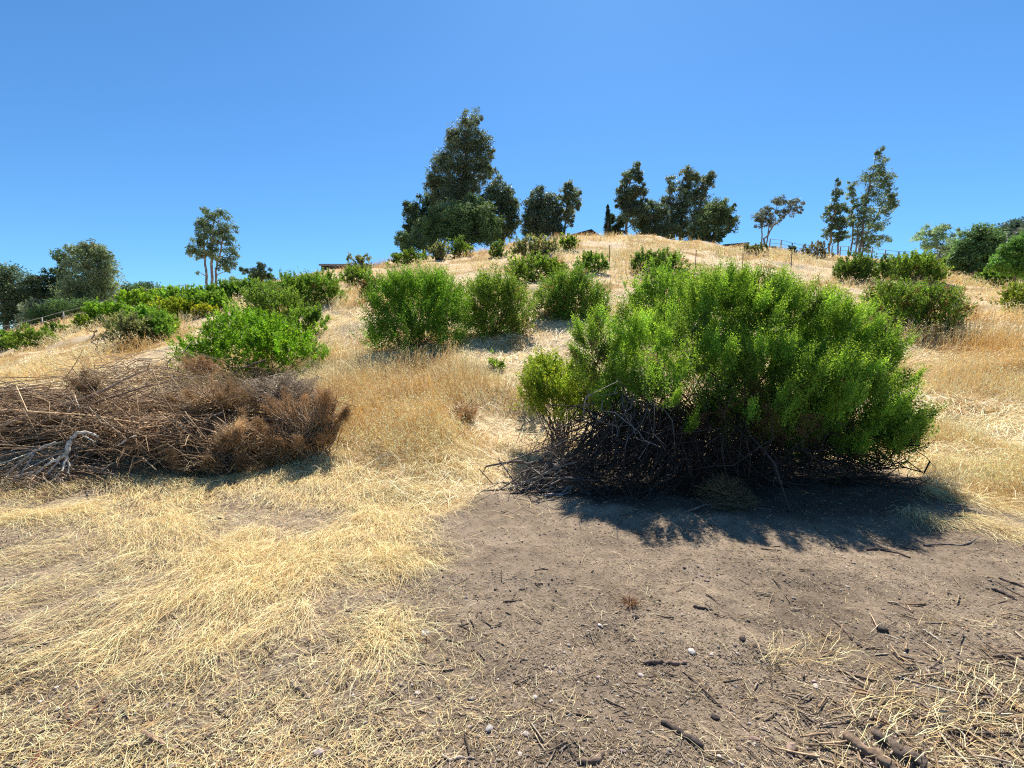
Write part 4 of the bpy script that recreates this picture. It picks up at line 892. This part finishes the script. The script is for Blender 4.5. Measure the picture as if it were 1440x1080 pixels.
    c = Acc()
    def grit(n, rr, cols, fn, pw=2.2):
        px = rng.uniform(-420, 1860, n); py = 700 + 500 * rng.random(n) ** .85
        k = rng.random(n) < fn(px, py); P = ground_pts(px[k], py[k]); m = len(P)
        R = rr[0] + (rr[1] - rr[0]) * rng.random(m) ** pw; P[:, 2] += R * .2
        c.add(*g_rocks(P, R, np.array(cols)[rng.integers(0, len(cols), m)] * np.exp(rng.normal(0, .2, (m, 1))), rng))
    grit(14000, (.002, .011), [(.17, .135, .105), (.21, .17, .13), (.13, .10, .078), (.25, .20, .155)], lambda px, py: .5 + .5 * sstep(.45, .6, fbm(px * .01, py * .015, 55)))
    grit(2600, (.002, .012), [(.42, .36, .31), (.50, .42, .37), (.36, .28, .24), (.30, .27, .25)], lambda px, py: .2 + .8 * sstep(800, 1000, py), 2.6)
    tag(c.build('gravel', M_STONE), 'fine gravel and dirt clods scattered on the bare ground', 'gravel', kind='stuff')
dry_grass()
straw()

# ------------------------------------------------------------------ heap of cut dead brush on the left
def brush_heap():
    rng = np.random.default_rng(41); a = Acc()
    def grp(n, src, dst, sj, dj, r0, r1, cols, wig=.06, K=7, sag=.04):
        sh = lambda s: at(s[0], s[1] + (26 if s[2] > 6.4 else 12 if s[2] > 5.7 else 0), s[2]); sag *= .45
        s_ = np.array([sh(s) for s in src]); d_ = np.array([sh(s) for s in dst])
        i = rng.integers(0, len(s_), n); j = rng.integers(0, len(d_), n)
        P0 = s_[i] + rng.normal(0, sj, (n, 3)) * np.array([1, 1, .55]); P1 = d_[j] + rng.normal(0, dj, (n, 3)) * np.array([1, 1, .55])
        for P in (P0, P1): P[:, 2] = np.maximum(P[:, 2], height(P[:, 0], P[:, 1]) + .015)
        pts = twig_paths(P0, P1, rng, K, wig, sag); pts[..., 2] = np.maximum(pts[..., 2], height(pts[..., 0], pts[..., 1]) + .01)
        s = np.linspace(0, 1, K); R = (r0 * (1 - s) + r1 * s)[None] * np.exp(rng.normal(0, .35, (n, 1)))
        C = np.array(cols)[rng.integers(0, len(cols), n)] * np.exp(rng.normal(0, .25, (n, 1)))
        a.add(*g_tubes(pts, R, C, 4))
    GREY = [(.37, .27, .175), (.46, .35, .235), (.24, .165, .105), (.40, .27, .155)]; BRN = [(.30, .19, .105), (.38, .25, .14), (.20, .13, .075), (.44, .30, .17)]
    PALEC = [(.52, .42, .30), (.44, .35, .25), (.56, .46, .34)]
    grp(700, [(-160, 590, 6.2), (-120, 560, 6.6), (-100, 630, 5.9), (-60, 600, 6.2)], [(120, 570, 6.5), (200, 585, 6.4), (160, 600, 6.2), (90, 560, 6.8), (230, 570, 6.6)], .22, .28, .008, .0025, GREY + BRN)
    grp(420, [(-140, 560, 6.8), (-60, 545, 7.0)], [(110, 552, 7.0), (160, 545, 7.1), (60, 575, 6.7)], .2, .25, .007, .0025, GREY, sag=.10)
    grp(480, [(230, 590, 6.3), (180, 590, 6.3), (270, 600, 6.2)], [(330, 635, 5.9), (380, 620, 6.0), (300, 640, 5.8), (250, 630, 5.9), (420, 610, 6.2)], .18, .26, .007, .002, BRN + GREY, sag=.08)
    grp(480, [(150, 600, 6.6), (260, 590, 6.7), (350, 590, 6.6)], [(250, 570, 6.6), (380, 580, 6.5), (430, 600, 6.4), (200, 560, 6.8), (320, 560, 6.7)], .25, .3, .007, .0025, BRN)
    grp(420, [(120, 620, 5.9), (60, 625, 5.9), (150, 610, 6.0)], [(0, 690, 5.4), (40, 690, 5.35), (-40, 680, 5.5), (80, 680, 5.4)], .12, .2, .007, .0025, GREY + PALEC, sag=.05)
    grp(60, [(195, 588, 5.95), (230, 600, 5.9)], [(300, 645, 5.65), (330, 655, 5.65), (265, 640, 5.65), (345, 635, 5.75)], .06, .12, .007, .003, PALEC, sag=.14)
    grp(36, [(250, 588, 6.0), (240, 580, 6.1)], [(330, 600, 6.0), (300, 585, 6.1)], .05, .12, .006, .002, PALEC)
    grp(420, [(360, 520, 7.2), (400, 515, 7.3), (430, 540, 7.0)], [(330, 545, 7.0), (390, 560, 6.8), (450, 560, 6.9), (410, 530, 7.0)], .16, .22, .006, .002, GREY + PALEC, wig=.12)
    grp(260, [(160, 560, 6.9), (240, 545, 7.0), (300, 545, 7.0)], [(90, 540, 7.1), (200, 530, 7.2), (280, 530, 7.2), (330, 530, 7.2)], .2, .3, .006, .002, GREY, wig=.1)
    grp(300, [(20, 690, 5.3), (90, 690, 5.3)], [(120, 705, 5.1), (170, 690, 5.2), (60, 680, 5.3), (-20, 690, 5.3)], .15, .2, .006, .002, GREY + BRN, sag=.12)
    grp(160, [(150, 505, 8.4), (240, 500, 8.6)], [(210, 512, 8.2), (300, 505, 8.4), (120, 500, 8.6)], .3, .35, .006, .002, GREY, wig=.12)
    tang = [(-60, 585, 6.0), (40, 590, 5.9), (120, 590, 5.9), (200, 596, 5.85), (270, 600, 5.9), (90, 560, 6.3), (180, 560, 6.3), (10, 600, 5.9), (220, 605, 5.9), (300, 610, 5.85)]
    grp(380, tang, tang, .24, .26, .005, .0018, BRN + BRN + GREY, wig=.18)
    grp(60, tang, [(p + 60 * (-1) ** k, q - 18, y) for k, (p, q, y) in enumerate(tang)], .22, .3, .008, .003, BRN, wig=.18)
    grp(300, [(230, 596, 5.75), (280, 600, 5.7), (190, 606, 5.7)], [(260, 640, 5.5), (330, 640, 5.5), (210, 640, 5.5)], .15, .25, .006, .002, BRN, wig=.14)
    tag(a.build('dead_twigs', M_WOOD), 'tangled thin dead twigs heaped on the left', 'twigs', kind='stuff')

    def dead_bush(label, lobes, Y, col, seed, n=1800, ntw=260, up=.35, ll=.020):
        r = np.random.default_rng(seed + 900); lobes = [(a_ - (8 if seed in (3,) else 0), b_ + (14 if 6.0 < Y < 7 else 5), c_, d_ * .9, e_) for a_, b_, c_, d_, e_ in lobes]; Lw = lobes_world(lobes, Y)
        base = np.array([Lw[:, 0].mean(), Y, 0.]); base[2] = float(height(base[0], base[1]))
        root = tag(empty('dead_bush', base), label, 'dead bush', 'cut dead bushes in the brush heap')
        f = Acc(); n = int(n * .62); ntw = int(ntw * 1.7); sprig_leaves(f, Lw, n, 14, .13, ll, ll * .30, col, r, up=up, inner=.2, tip=.3, bot=-1, yell=(col[0] * 1.6, col[1] * 1.6, col[2] * 1.6), var=.26, pw=.30, per=1.1); f.build('dry_foliage', M_DRY, root)
        b = Acc(); k = r.integers(0, len(Lw), ntw); d = norm(r.normal(0, 1, (ntw, 3)))
        P1 = Lw[k, :3] + d * Lw[k, 3:6] * r.uniform(.7, 1.12, (ntw, 1)); cen = np.array([Lw[:, 0].mean(), Lw[:, 1].mean() + .1, max(base[2] + .05, Lw[:, 2].min() - Lw[:, 5].max() * .6)])
        P0 = Lw[k, :3] * .45 + cen * .55 + r.normal(0, .08, (ntw, 3)); pts = twig_paths(P0, P1, r, 6, .09)
        for q in (pts,): q[..., 2] = np.maximum(q[..., 2], height(q[..., 0], q[..., 1]) + .01)
        s = np.linspace(0, 1, 6); R = (.0055 * (1 - s) + .0016 * s)[None] * np.exp(r.normal(0, .4, (ntw, 1)))
        b.add(*g_tubes(pts, R, np.where(r.random((ntw, 1)) < .3, np.array((.46, .36, .25)), np.array(col) * 1.15) * np.exp(r.normal(0, .35, (ntw, 1))), 4)); b.build('branches', M_WOOD, root)
    BR = (.31, .20, .10); RD = (.33, .205, .105); DKB = (.22, .145, .08)
    dead_bush('round brown dead bush on top of the heap, in front of the bright spreading bush', [(300, 546, 42, 26, 0), (268, 556, 28, 22, .1), (332, 556, 26, 22, .1)], 6.1, BR, 1, 2600, 320)
    dead_bush('wiry grey-brown dead bush at the back right of the heap', [(395, 535, 44, 24, 0), (430, 545, 26, 22, 0), (365, 530, 24, 16, .1)], 6.5, (.30, .235, .165), 2, 2000, 460)
    dead_bush('rusty brown dead bush forming the right end of the heap', [(450, 590, 30, 30, 0), (415, 572, 26, 26, .2), (478, 588, 14, 24, 0), (440, 612, 28, 14, -.1), (468, 560, 14, 16, .1), (425, 615, 20, 12, 0)], 5.8, RD, 3, 3000, 700)
    dead_bush('tan-brown tufted dead bush in the middle of the heap', [(335, 600, 28, 22, 0), (315, 605, 20, 18, 0), (352, 610, 18, 16, -.1)], 5.5, (.36, .24, .13), 4, 2000, 240)
    dead_bush('dark upright tuft of dead twigs at the upper left of the heap', [(124, 522, 18, 12, 0), (128, 542, 11, 18, 0)], 6.3, DKB, 5, 900, 120, up=.9)
    dead_bush('flattened dark dead bush low in the hollow at the heap front', [(290, 642, 40, 16, 0), (330, 648, 30, 14, 0), (250, 628, 24, 14, .2)], 5.4, DKB, 6, 1900, 380)
    dead_bush('small brown dead clump lying ahead of the heap, over a dark gap', [(60, 690, 42, 12, 0), (105, 692, 32, 10, .05), (20, 696, 26, 10, 0)], 4.95, (.32, .225, .145), 7, 1500, 300, up=.1)
    dead_bush('brown dead bush between the tan tufted one and the rusty one', [(395, 605, 30, 24, .1), (385, 632, 26, 16, 0)], 5.65, BR, 8, 2200, 300)
    dead_bush('brown dead tuft at the left foot of the bright spreading bush', [(275, 506, 22, 10, 0), (292, 510, 14, 8, 0)], 8.6, RD, 9, 900, 120)
    dead_bush('brown dry tuft standing in the open golden grass', [(652, 572, 16, 16, 0), (640, 580, 8, 8, 0)], 6.75, (.34, .22, .11), 10, 700, 130, up=.9)
brush_heap()

# ------------------------------------------------------------------ larger branches of the heap
def limb(name, label, pts, col, cat='branch', group=None, forks=(), ground=False, sides=7, lift=0.0):
    """pts: (px, py, Y or None, radius_m): photo points at a depth, or on the ground when Y is None"""
    rng = np.random.default_rng(abs(hash(label[:12])) % 1000 if False else sum(map(ord, label)))
    def world(T):
        out = []
        for (px, py, Y, r) in T:
            p = ground_at(px, py) if Y is None else at(px, py, Y)
            p = np.array(p, float); p[2] = max(p[2], float(height(p[0], p[1])) + r * .55) + (lift if Y is None else 0); out.append([*p, r])
        return np.array(out)
    def tube(T, K=4):
        W = world(T); s = np.linspace(0, len(W) - 1, K * (len(W) - 1) + 1); i = np.minimum(s.astype(int), len(W) - 2); f = (s - i)[:, None]
        # smooth interpolation through the points
        m = np.gradient(W, axis=0); f2, f3 = f * f, f * f * f
        q = (2 * f3 - 3 * f2 + 1) * W[i] + (f3 - 2 * f2 + f) * m[i] + (-2 * f3 + 3 * f2) * W[i + 1] + (f3 - f2) * m[i + 1]
        q[1:-1, :3] += rng.normal(0, 1, (len(q) - 2, 3)) * q[1:-1, 3:] * .35
        q[:, 3] = np.maximum(q[:, 3], .0012) * np.exp(rng.normal(0, .07, len(q)))
        q[0, 3] *= .8
        c = np.array(col)[None, None] * np.exp(rng.normal(0, .10, (1, len(q), 1)))
        # closed ends
        e0 = q[:1].copy(); e0[:, 3] = .0005; e1 = q[-1:].copy(); e1[:, 3] = .0004; 
        e0[:, :3] -= (q[1, :3] - q[0, :3]) * .02; e1[:, :3] += (q[-1, :3] - q[-2, :3]) * .02
        q = np.concatenate([e0, q, e1]); c = np.concatenate([c[:, :1] * 1.5, c, c[:, -1:]], 1)
        return g_tubes(q[None, :, :3], q[None, :, 3], c, sides)
    a = Acc(); a.add(*tube(pts))
    for fk in forks: a.add(*tube(fk))
    return tag(a.build(name, M_WOOD, None, True), label, cat, group)
HG = 'larger branches lying in the brush heap'
limb('branch', 'long straight reddish pole lying across the heap from the left edge to its top', [(-30, 612, 5.62, .022), (60, 578, 5.82, .020), (130, 556, 6.02, .017), (187, 528, 6.22, .012), (215, 517, 6.32, .008)], (.46, .33, .23), group=HG)
limb('branch', 'shorter brown pole lying just under the long straight pole', [(45, 600, 5.62, .016), (110, 574, 5.77, .014), (160, 558, 5.92, .012), (215, 540, 6.12, .007)], (.25, .17, .12), group=HG)
limb('branch', 'pale grey bare branch forking like a claw in front of the dark hollow', [(138, 614, 5.27, .010), (118, 607, 5.27, .016), (102, 616, 5.22, .022), (94, 636, 5.17, .024), (84, 644, 5.12, .018), (64, 656, 5.07, .012), (36, 676, 4.97, .006)], (.66, .58, .47), group=HG,
     forks=[[(94, 636, 5.17, .018), (92, 650, 5.12, .014), (82, 668, 5.02, .010), (62, 684, 4.92, .005)], [(93, 642, 5.15, .012), (97, 656, 5.12, .009), (94, 668, 5.07, .004)], [(84, 646, 5.12, .010), (66, 668, 5.02, .007), (46, 684, 4.92, .004)], [(112, 609, 5.27, .010), (128, 618, 5.22, .006), (134, 622, 5.22, .003)], [(60, 660, 5.05, .008), (30, 668, 5.02, .005), (8, 680, 4.97, .003)]])
limb('branch', 'pale straight stub branch left of the claw-like forked one', [(78, 622, 5.22, .016), (50, 634, 5.14, .013), (26, 652, 5.08, .008), (6, 672, 5.02, .004)], (.46, .40, .33), group=HG, forks=[[(50, 634, 5.14, .010), (34, 660, 5.02, .006), (20, 684, 4.92, .003)]])
limb('branch', 'short pale stick poking from the dark hollow of the heap', [(164, 627, 5.27, .008), (178, 619, 5.32, .009), (191, 612, 5.42, .006)], (.52, .47, .40), group=HG)
limb('branch', 'dark crooked stick on top of the wiry dead bush', [(328, 523, 6.42, .010), (345, 516, 6.47, .013), (358, 511, 6.52, .012), (374, 506, 6.62, .007)], (.17, .12, .085), group=HG)
limb('branch', 'thin upright stick leaning against the long straight pole', [(98, 572, 5.62, .008), (90, 590, 5.52, .008), (86, 604, 5.47, .004)], (.30, .21, .15), group=HG, forks=[[(95, 578, 5.62, .006), (102, 562, 5.62, .003)]])
limb('branch', 'pale thin stick lying over the flattened dark dead bush', [(143, 662, 5.07, .006), (150, 656, 5.08, .007), (161, 650, 5.12, .004)], (.46, .38, .28), group=HG)
limb('branch', 'slender pale stem slanting down at the front of the heap', [(200, 643, 5.22, .006), (210, 652, 5.12, .006), (220, 661, 5.02, .004)], (.48, .36, .22), group=HG)

# ------------------------------------------------------------------ single sticks, stones and tufts on the dirt
SG = 'loose sticks on the dirt'
DKS = (.085, .065, .055); BS = (.19, .135, .10); GS = (.27, .23, .20); PS = (.48, .40, .29)
G = None
for lab, col, pts, fk in [
    ('short thick dark stick at the edge of the straw, left of centre', (.10, .08, .072), [(487, 861, G, .010), (504, 863, G, .013), (523, 864, G, .011)], []),
    ('brown knobbly stick lying level in the middle of the dirt', BS, [(902, 934, G, .007), (925, 933, G, .011), (945, 935, G, .011), (965, 934, G, .008)], []),
    ('thick charred stick slanting at the bottom edge, right of centre', DKS, [(930, 1018, G, .010), (958, 1034, G, .014), (988, 1056, G, .013)], []),
    ('long thin dark stick slanting above the charred one', (.14, .10, .08), [(957, 944, G, .003), (985, 968, G, .0045), (1015, 997, G, .004)], []),
    ('wavy thin forked twig standing up the middle of the right dirt', (.30, .22, .15), [(1088, 834, G, .003), (1081, 858, G, .004), (1098, 885, G, .005), (1101, 910, G, .005), (1106, 936, G, .004)], [[(1081, 858, G, .003), (1070, 880, G, .002)]]),
    ('bent brown stick with a loose paler strand, right of the wavy twig', BS, [(1169, 871, G, .005), (1185, 885, G, .008), (1198, 902, G, .006)], [[(1180, 856, G, .003), (1188, 880, G, .003), (1200, 898, G, .003)]]),
    ('long thin grey branch curving down to the right edge', (.20, .16, .13), [(1266, 923, G, .006), (1290, 930, G, .006), (1330, 950, G, .005), (1385, 978, G, .0045), (1440, 990, G, .003)], []),
    ('long whitish peeled stem below the thin grey branch', (.60, .54, .44), [(1255, 950, G, .003), (1310, 968, G, .0045), (1360, 976, G, .004), (1402, 984, G, .002)], []),
    ('thick split brown log end at the bottom right corner, left of its twin', (.24, .165, .11), [(1188, 1036, G, .014), (1212, 1056, G, .022), (1246, 1082, G, .022), (1275, 1105, G, .018)], []),
    ('thick dark grey log end beside the split brown one at the bottom right corner', (.14, .105, .08), [(1228, 1034, G, .016), (1254, 1054, G, .023), (1290, 1080, G, .022), (1330, 1105, G, .018)], []),
    ('pale splinter of wood on the bare dirt near the right edge', PS, [(1297, 888, G, .005), (1310, 896, G, .007), (1323, 904, G, .004)], []),
    ('dark straight stick just left of the pale splinter', DKS, [(1296, 914, G, .005), (1310, 924, G, .006), (1324, 934, G, .004)], []),
    ('stubby brown stick by itself near the right edge', BS, [(1397, 926, G, .008), (1412, 925, G, .010), (1425, 928, G, .006)], []),
    ('small dark stick below the right part of the big shadow', DKS, [(975, 855, G, .007), (988, 858, G, .009), (1001, 858, G, .006)], []),
    ('dark crooked branch at the lower edge of the big shadow, right end', (.12, .09, .075), [(1218, 775, G, .010), (1240, 774, G, .012), (1262, 779, G, .009), (1280, 786, G, .005)], []),
    ('grey branch curving along the dirt edge at far right', (.22, .17, .14), [(1298, 768, G, .006), (1330, 766, G, .008), (1358, 767, G, .008), (1376, 756, G, .004)], []),
    ('dark stick poking from the straw at the right edge', DKS, [(1394, 830, G, .010), (1410, 836, G, .012), (1425, 843, G, .008)], []),
    ('long brown stick on the straw margin at the right edge', BS, [(1404, 813, G, .008), (1424, 821, G, .010), (1450, 830, G, .009)], []),
    ('dull brown stub of wood at the bottom edge near the middle', BS, [(812, 1076, G, .008), (832, 1072, G, .011), (849, 1062, G, .010)], []),
    ('long grey dead stem lying on the straw at the left edge', (.22, .18, .15), [(18, 922, G, .006), (52, 910, G, .008), (85, 902, G, .008), (120, 891, G, .004)], []),
    ('dark red dried weed stem with side shoots in the bottom left corner', (.15, .065, .045), [(20, 1110, G, .008), (60, 1062, G, .007), (100, 1028, .0 or G, .007), (140, 990, G, .005), (170, 958, G, .003), (190, 938, G, .002)], [[(100, 1028, G, .005), (92, 1000, G, .003), (95, 985, G, .002)], [(60, 1062, G, .005), (30, 1058, G, .003), (0, 1066, G, .002)], [(140, 990, G, .003), (156, 985, G, .002), (160, 970, G, .0015)], [(40, 1085, G, .005), (70, 1080, G, .004), (130, 1046, G, .003)]]),
    ('two-toned stub with a pale broken end in the left straw', (.27, .17, .12), [(200, 1032, G, .009), (215, 1042, G, .012), (233, 1051, G, .008)], []),
    ('short stub at the lower end of the left straw', (.20, .145, .11), [(411, 964, G, .007), (421, 972, G, .009), (431, 981, G, .007)], []),
    ('thin dark pair of end-to-end sticks near the middle', (.13, .10, .085), [(596, 945, G, .004), (616, 944, G, .005), (638, 943, G, .003)], []),
    ('pale curled root at the bottom edge left of centre', (.46, .38, .30), [(622, 1062, G, .004), (632, 1072, G, .006), (645, 1068, G, .006), (668, 1068, G, .003)], []),
    ('dark twig with a side spur in the upper left of the bare dirt', DKS, [(708, 848, G, .004), (722, 847, G, .005), (735, 845, G, .003)], [[(718, 848, G, .003), (726, 835, G, .002)]]),
    ('thin dark stick at the upper middle of the dirt', DKS, [(752, 803, G, .005), (762, 801, G, .006), (772, 802, G, .004)], []),
    ('bare crooked grey branch jutting left from the dead base of the big shrub', (.28, .24, .20), [(818, 648, 4.9, .010), (790, 655, 4.85, .013), (762, 668, 4.85, .013), (735, 680, 4.85, .010), (706, 690, G, .005)], [[(762, 668, 4.85, .008), (748, 660, 4.9, .005), (738, 655, 4.9, .003)], [(790, 655, 4.85, .008), (776, 680, 4.75, .006), (765, 705, G, .005), (762, 735, G, .003)]]),
    ('branch crossing the big shadow below the straw nest', (.20, .16, .13), [(960, 722, G, .008), (1000, 712, G, .010), (1040, 712, G, .010), (1085, 718, G, .006)], [[(1040, 712, G, .006), (1060, 722, G, .004), (1082, 735, G, .003)]]),
    ('slim twig lying from the shadow out onto the dirt', (.26, .20, .16), [(1188, 730, G, .003), (1215, 748, G, .004), (1240, 762, G, .003)], [])]:
    limb('stick', lab, pts, col, 'stick', SG, fk)

def pebble(label, px, py, r, col, flat=.6, seed=0, cat='stone', name='stone'):
    rng = np.random.default_rng(seed); p = ground_at(px, py); n = 18; m = 11
    th = np.arange(n) * 2 * pi / n; ph = np.linspace(.06, pi - .06, m)
    d = np.stack([np.sin(ph)[:, None] * np.cos(th), np.sin(ph)[:, None] * np.sin(th), np.cos(ph)[:, None] + 0 * th], -1)
    f = 1 + (fbm(d[..., 0] * 1.6 + seed * 3 + 9, d[..., 1] * 1.6 + d[..., 2] * 2 + 5, seed, 3) - .5) * .7
    sc3 = np.array([1.25, rng.uniform(.7, 1.0), flat]); V = d * f[..., None] * r * sc3; a = rng.uniform(0, pi)
    V = np.stack([V[..., 0] * cos(a) - V[..., 1] * sin(a), V[..., 0] * sin(a) + V[..., 1] * cos(a), V[..., 2]], -1) + p + np.array([0, 0, r * flat * .45])
    b = np.arange(m - 1)[:, None] * n; i = np.arange(n)[None]; j = (i + 1) % n
    Q = np.stack([b + i, b + i + n, b + j + n, b + j], -1).reshape(-1, 4)
    tag(qmesh(name, V, Q, np.array(col, float), M_STONE, None, True), label, cat, 'larger stones on the dirt')
for i, (lab, px, py, r, col) in enumerate([
    ('brownish oblong stone at the bottom edge beside the split log ends', 1113, 1056, .024, (.30, .21, .16)),
    ('pale flat stone just right of the brown knobbly stick', 973, 918, .017, (.52, .46, .41)),
    ('pinkish white stone below the brown knobbly stick', 901, 952, .013, (.52, .43, .38)),
    ('small pale stone beside the wavy twig on the right', 1147, 968, .014, (.48, .40, .34)),
    ('dark dirt lump just below the bent brown stick', 1240, 886, .022, (.075, .06, .052)),
    ('pinkish stone at the bottom edge in the left straw', 448, 1062, .020, (.42, .33, .29)),
    ('smooth grey stone left of centre at the bottom', 688, 1026, .016, (.33, .30, .28)),
    ('round dark stone in the dirt left of the flower', 663, 984, .013, (.19, .16, .145)),
    ('whitish stone lying in shadowed straw under the brush heap', 294, 689, .030, (.62, .57, .50)),
    ('reddish stone beside the thick charred stick', 1062, 1042, .016, (.30, .20, .16)),
    ('dark rounded clod in the upper middle of the dirt', 894, 870, .016, (.08, .065, .055)),
    ('black clod beside the dark crooked thin stick, right of middle', 1044, 901, .015, (.06, .05, .045)),
    ('black clod near the charred stick end', 1006, 1012, .015, (.065, .052, .046)),
    ('dark clod far right in the dirt below the curving grey branch', 1208, 908, .014, (.07, .056, .048)),
    ('grey stone in the straw near the bottom left corner', 120, 932, .014, (.30, .24, .20))]):
    pebble(lab, px, py, r, col, seed=i + 3)

def tuft(name, label, px, py, wpx, hpx, n, col, seed, droop=.8, cat='grass clump', mound=False, wbl=.004):
    rng = np.random.default_rng(seed + 300); p = ground_at(px, py); k = p[1] / F; W = wpx * k / 2; H = hpx * k
    K = 6; s = np.linspace(0, 1, K)[None, :, None]; a = rng.uniform(0, 2 * pi, n); r0 = W * .5 * rng.random(n) ** .5
    if mound:
        # curled nest of dead stems
        rr = W * np.sqrt(rng.random(n)); zz = H * (1 - (rr / W) ** 2) * rng.uniform(.45, 1.0, n)
        t0 = rng.uniform(0, 2 * pi, n); arc = rng.uniform(.6, 1.8, n)
        th = t0[:, None] + arc[:, None] * s[..., 0] * np.sign(rng.normal(.6, 1, n))[:, None]
        rad = rr[:, None] * (1 + rng.normal(0, .16, (n, K)))
        P = np.stack([p[0] + np.cos(th) * rad, p[1] + np.sin(th) * rad, 0 * th], -1)
        P[..., 2] = height(P[..., 0], P[..., 1]) + zz[:, None] * (1 + rng.normal(0, .10, (n, K))) + .004
    else:
        D = np.stack([np.cos(a), np.sin(a), 0 * a], -1); P0 = p + D * r0[:, None]; P0[:, 2] = height(P0[:, 0], P0[:, 1]) - .01
        up = H * rng.uniform(.6, 1.1, n)[:, None, None] * np.array([0, 0, 1.0]) * (s * (1.6 - .6 * droop * s * 1.2)); out = D[:, None] * (W * rng.uniform(.3, 1.1, n))[:, None, None] * s ** 1.8
        P = P0[:, None] + up + out
        P[..., 2] = np.maximum(P[..., 2], height(P[..., 0], P[..., 1]) + .003)
    w = wbl * rng.uniform(.6, 1.2, n)[:, None] * np.array([1, 1, .95, .85, .7, .35])[None]
    sa = rng.uniform(0, 2 * pi, n); side = np.stack([np.cos(sa), np.sin(sa), rng.normal(0, .3, n)], -1)
    A = Acc(); A.add(*g_strips(P, w, side, np.array(col)[None] * np.exp(rng.normal(0, .22, (n, 1)))))
    return tag(A.build(name, M_STRAW), label, cat)
tuft('straw_nest', 'nest-like brown clump of dead grass lying in the shade of the big shrub', 1017, 706, 84, 40, 900, (.30, .20, .10), 1, mound=True)
tuft('dry_weed', 'brown crumbled weed clump on the dirt with small orange-brown leaves', 886, 850, 32, 11, 130, (.26, .15, .08), 2)
def flower():
    p = ground_at(599, 912); k = p[1] / F
    root = tag(empty('dried_flower', p), 'tiny dried white flower head on an upright stalk, alone on the dirt', 'flower')
    a = Acc(); pts = np.array([[p + np.array([0, 0, z]) + np.array([.004 * sin(z * 30), 0, 0]) for z in np.linspace(-.01, .085, 5)]]); a.add(*g_tubes(pts, np.full((1, 5), .0022), np.array([[.22, .16, .11]]), 5)); a.build('stalk', M_WOOD, root)
    rng = np.random.default_rng(2); n = 46; d = norm(rng.normal(0, 1, (n, 3)) * np.array([1, 1, .4])); c = p + np.array([0, 0, .087])
    b = Acc(); b.add(*g_leaves(c + d * .006, d, norm(np.cross(d, rng.normal(0, 1, (n, 3)))), rng.uniform(.012, .024, n), .006, np.tile(np.array((.72, .68, .58)), (n, 1)))); b.build('petals', M_DRY, root)
flower()

# ------------------------------------------------------------------ light, sky, camera
w = bpy.data.worlds.new('World'); sc.world = w; w.use_nodes = True
nt = w.node_tree; bg = nt.nodes['Background']
sky = nt.nodes.new('ShaderNodeTexSky'); sky.sky_type = 'NISHITA'; sky.sun_disc = False
sky.sun_elevation = SUN_EL; sky.sun_rotation = SUN_AZ
sky.altitude = 100; sky.air_density = 1.0; sky.dust_density = .25; sky.ozone_density = 3.0
hm = nt.nodes.new('ShaderNodeMix'); hm.data_type = 'RGBA'; hm.blend_type = 'MULTIPLY'; hm.inputs[0].default_value = 1
hm.inputs[7].default_value = (.50, .90, 1.20, 1)
nt.links.new(sky.outputs[0], hm.inputs[6]); nt.links.new(hm.outputs[2], bg.inputs[0]); bg.inputs[1].default_value = .070
sl = bpy.data.lights.new('sun', 'SUN'); sl.energy = 5.0; sl.angle = radians(.53); sl.color = (1, .945, .855)
so = bpy.data.objects.new('sun', sl); COL.objects.link(so)
sd = np.array([cos(SUN_EL) * sin(SUN_AZ), cos(SUN_EL) * cos(SUN_AZ), sin(SUN_EL)])
from mathutils import Vector
so.rotation_euler = Vector([float(v) for v in sd]).to_track_quat('Z', 'Y').to_euler(); so.location = [float(v) * 60 for v in sd]

cam = bpy.data.cameras.new('camera'); co = bpy.data.objects.new('camera', cam); COL.objects.link(co)
cam.sensor_width = 36; cam.lens = 36 * F / 1440; cam.clip_start = .05; cam.clip_end = 6000
co.location = [float(v) for v in CAM]; co.rotation_euler = (pi / 2 - PITCH, 0, 0)
sc.camera = co
sc.render.resolution_x, sc.render.resolution_y = 1024, 768
vs = sc.view_settings; vs.view_transform = 'Standard'; vs.look = 'None'; vs.exposure = 0.88; vs.gamma = 1; vs.use_curve_mapping = False
sc.cycles.max_bounces = 7; sc.cycles.diffuse_bounces = 3; sc.cycles.transmission_bounces = 4; sc.cycles.transparent_max_bounces = 4
sc.cycles.use_denoising = False; sc.cycles.filter_width = 1.15; sc.cycles.adaptive_threshold = .006
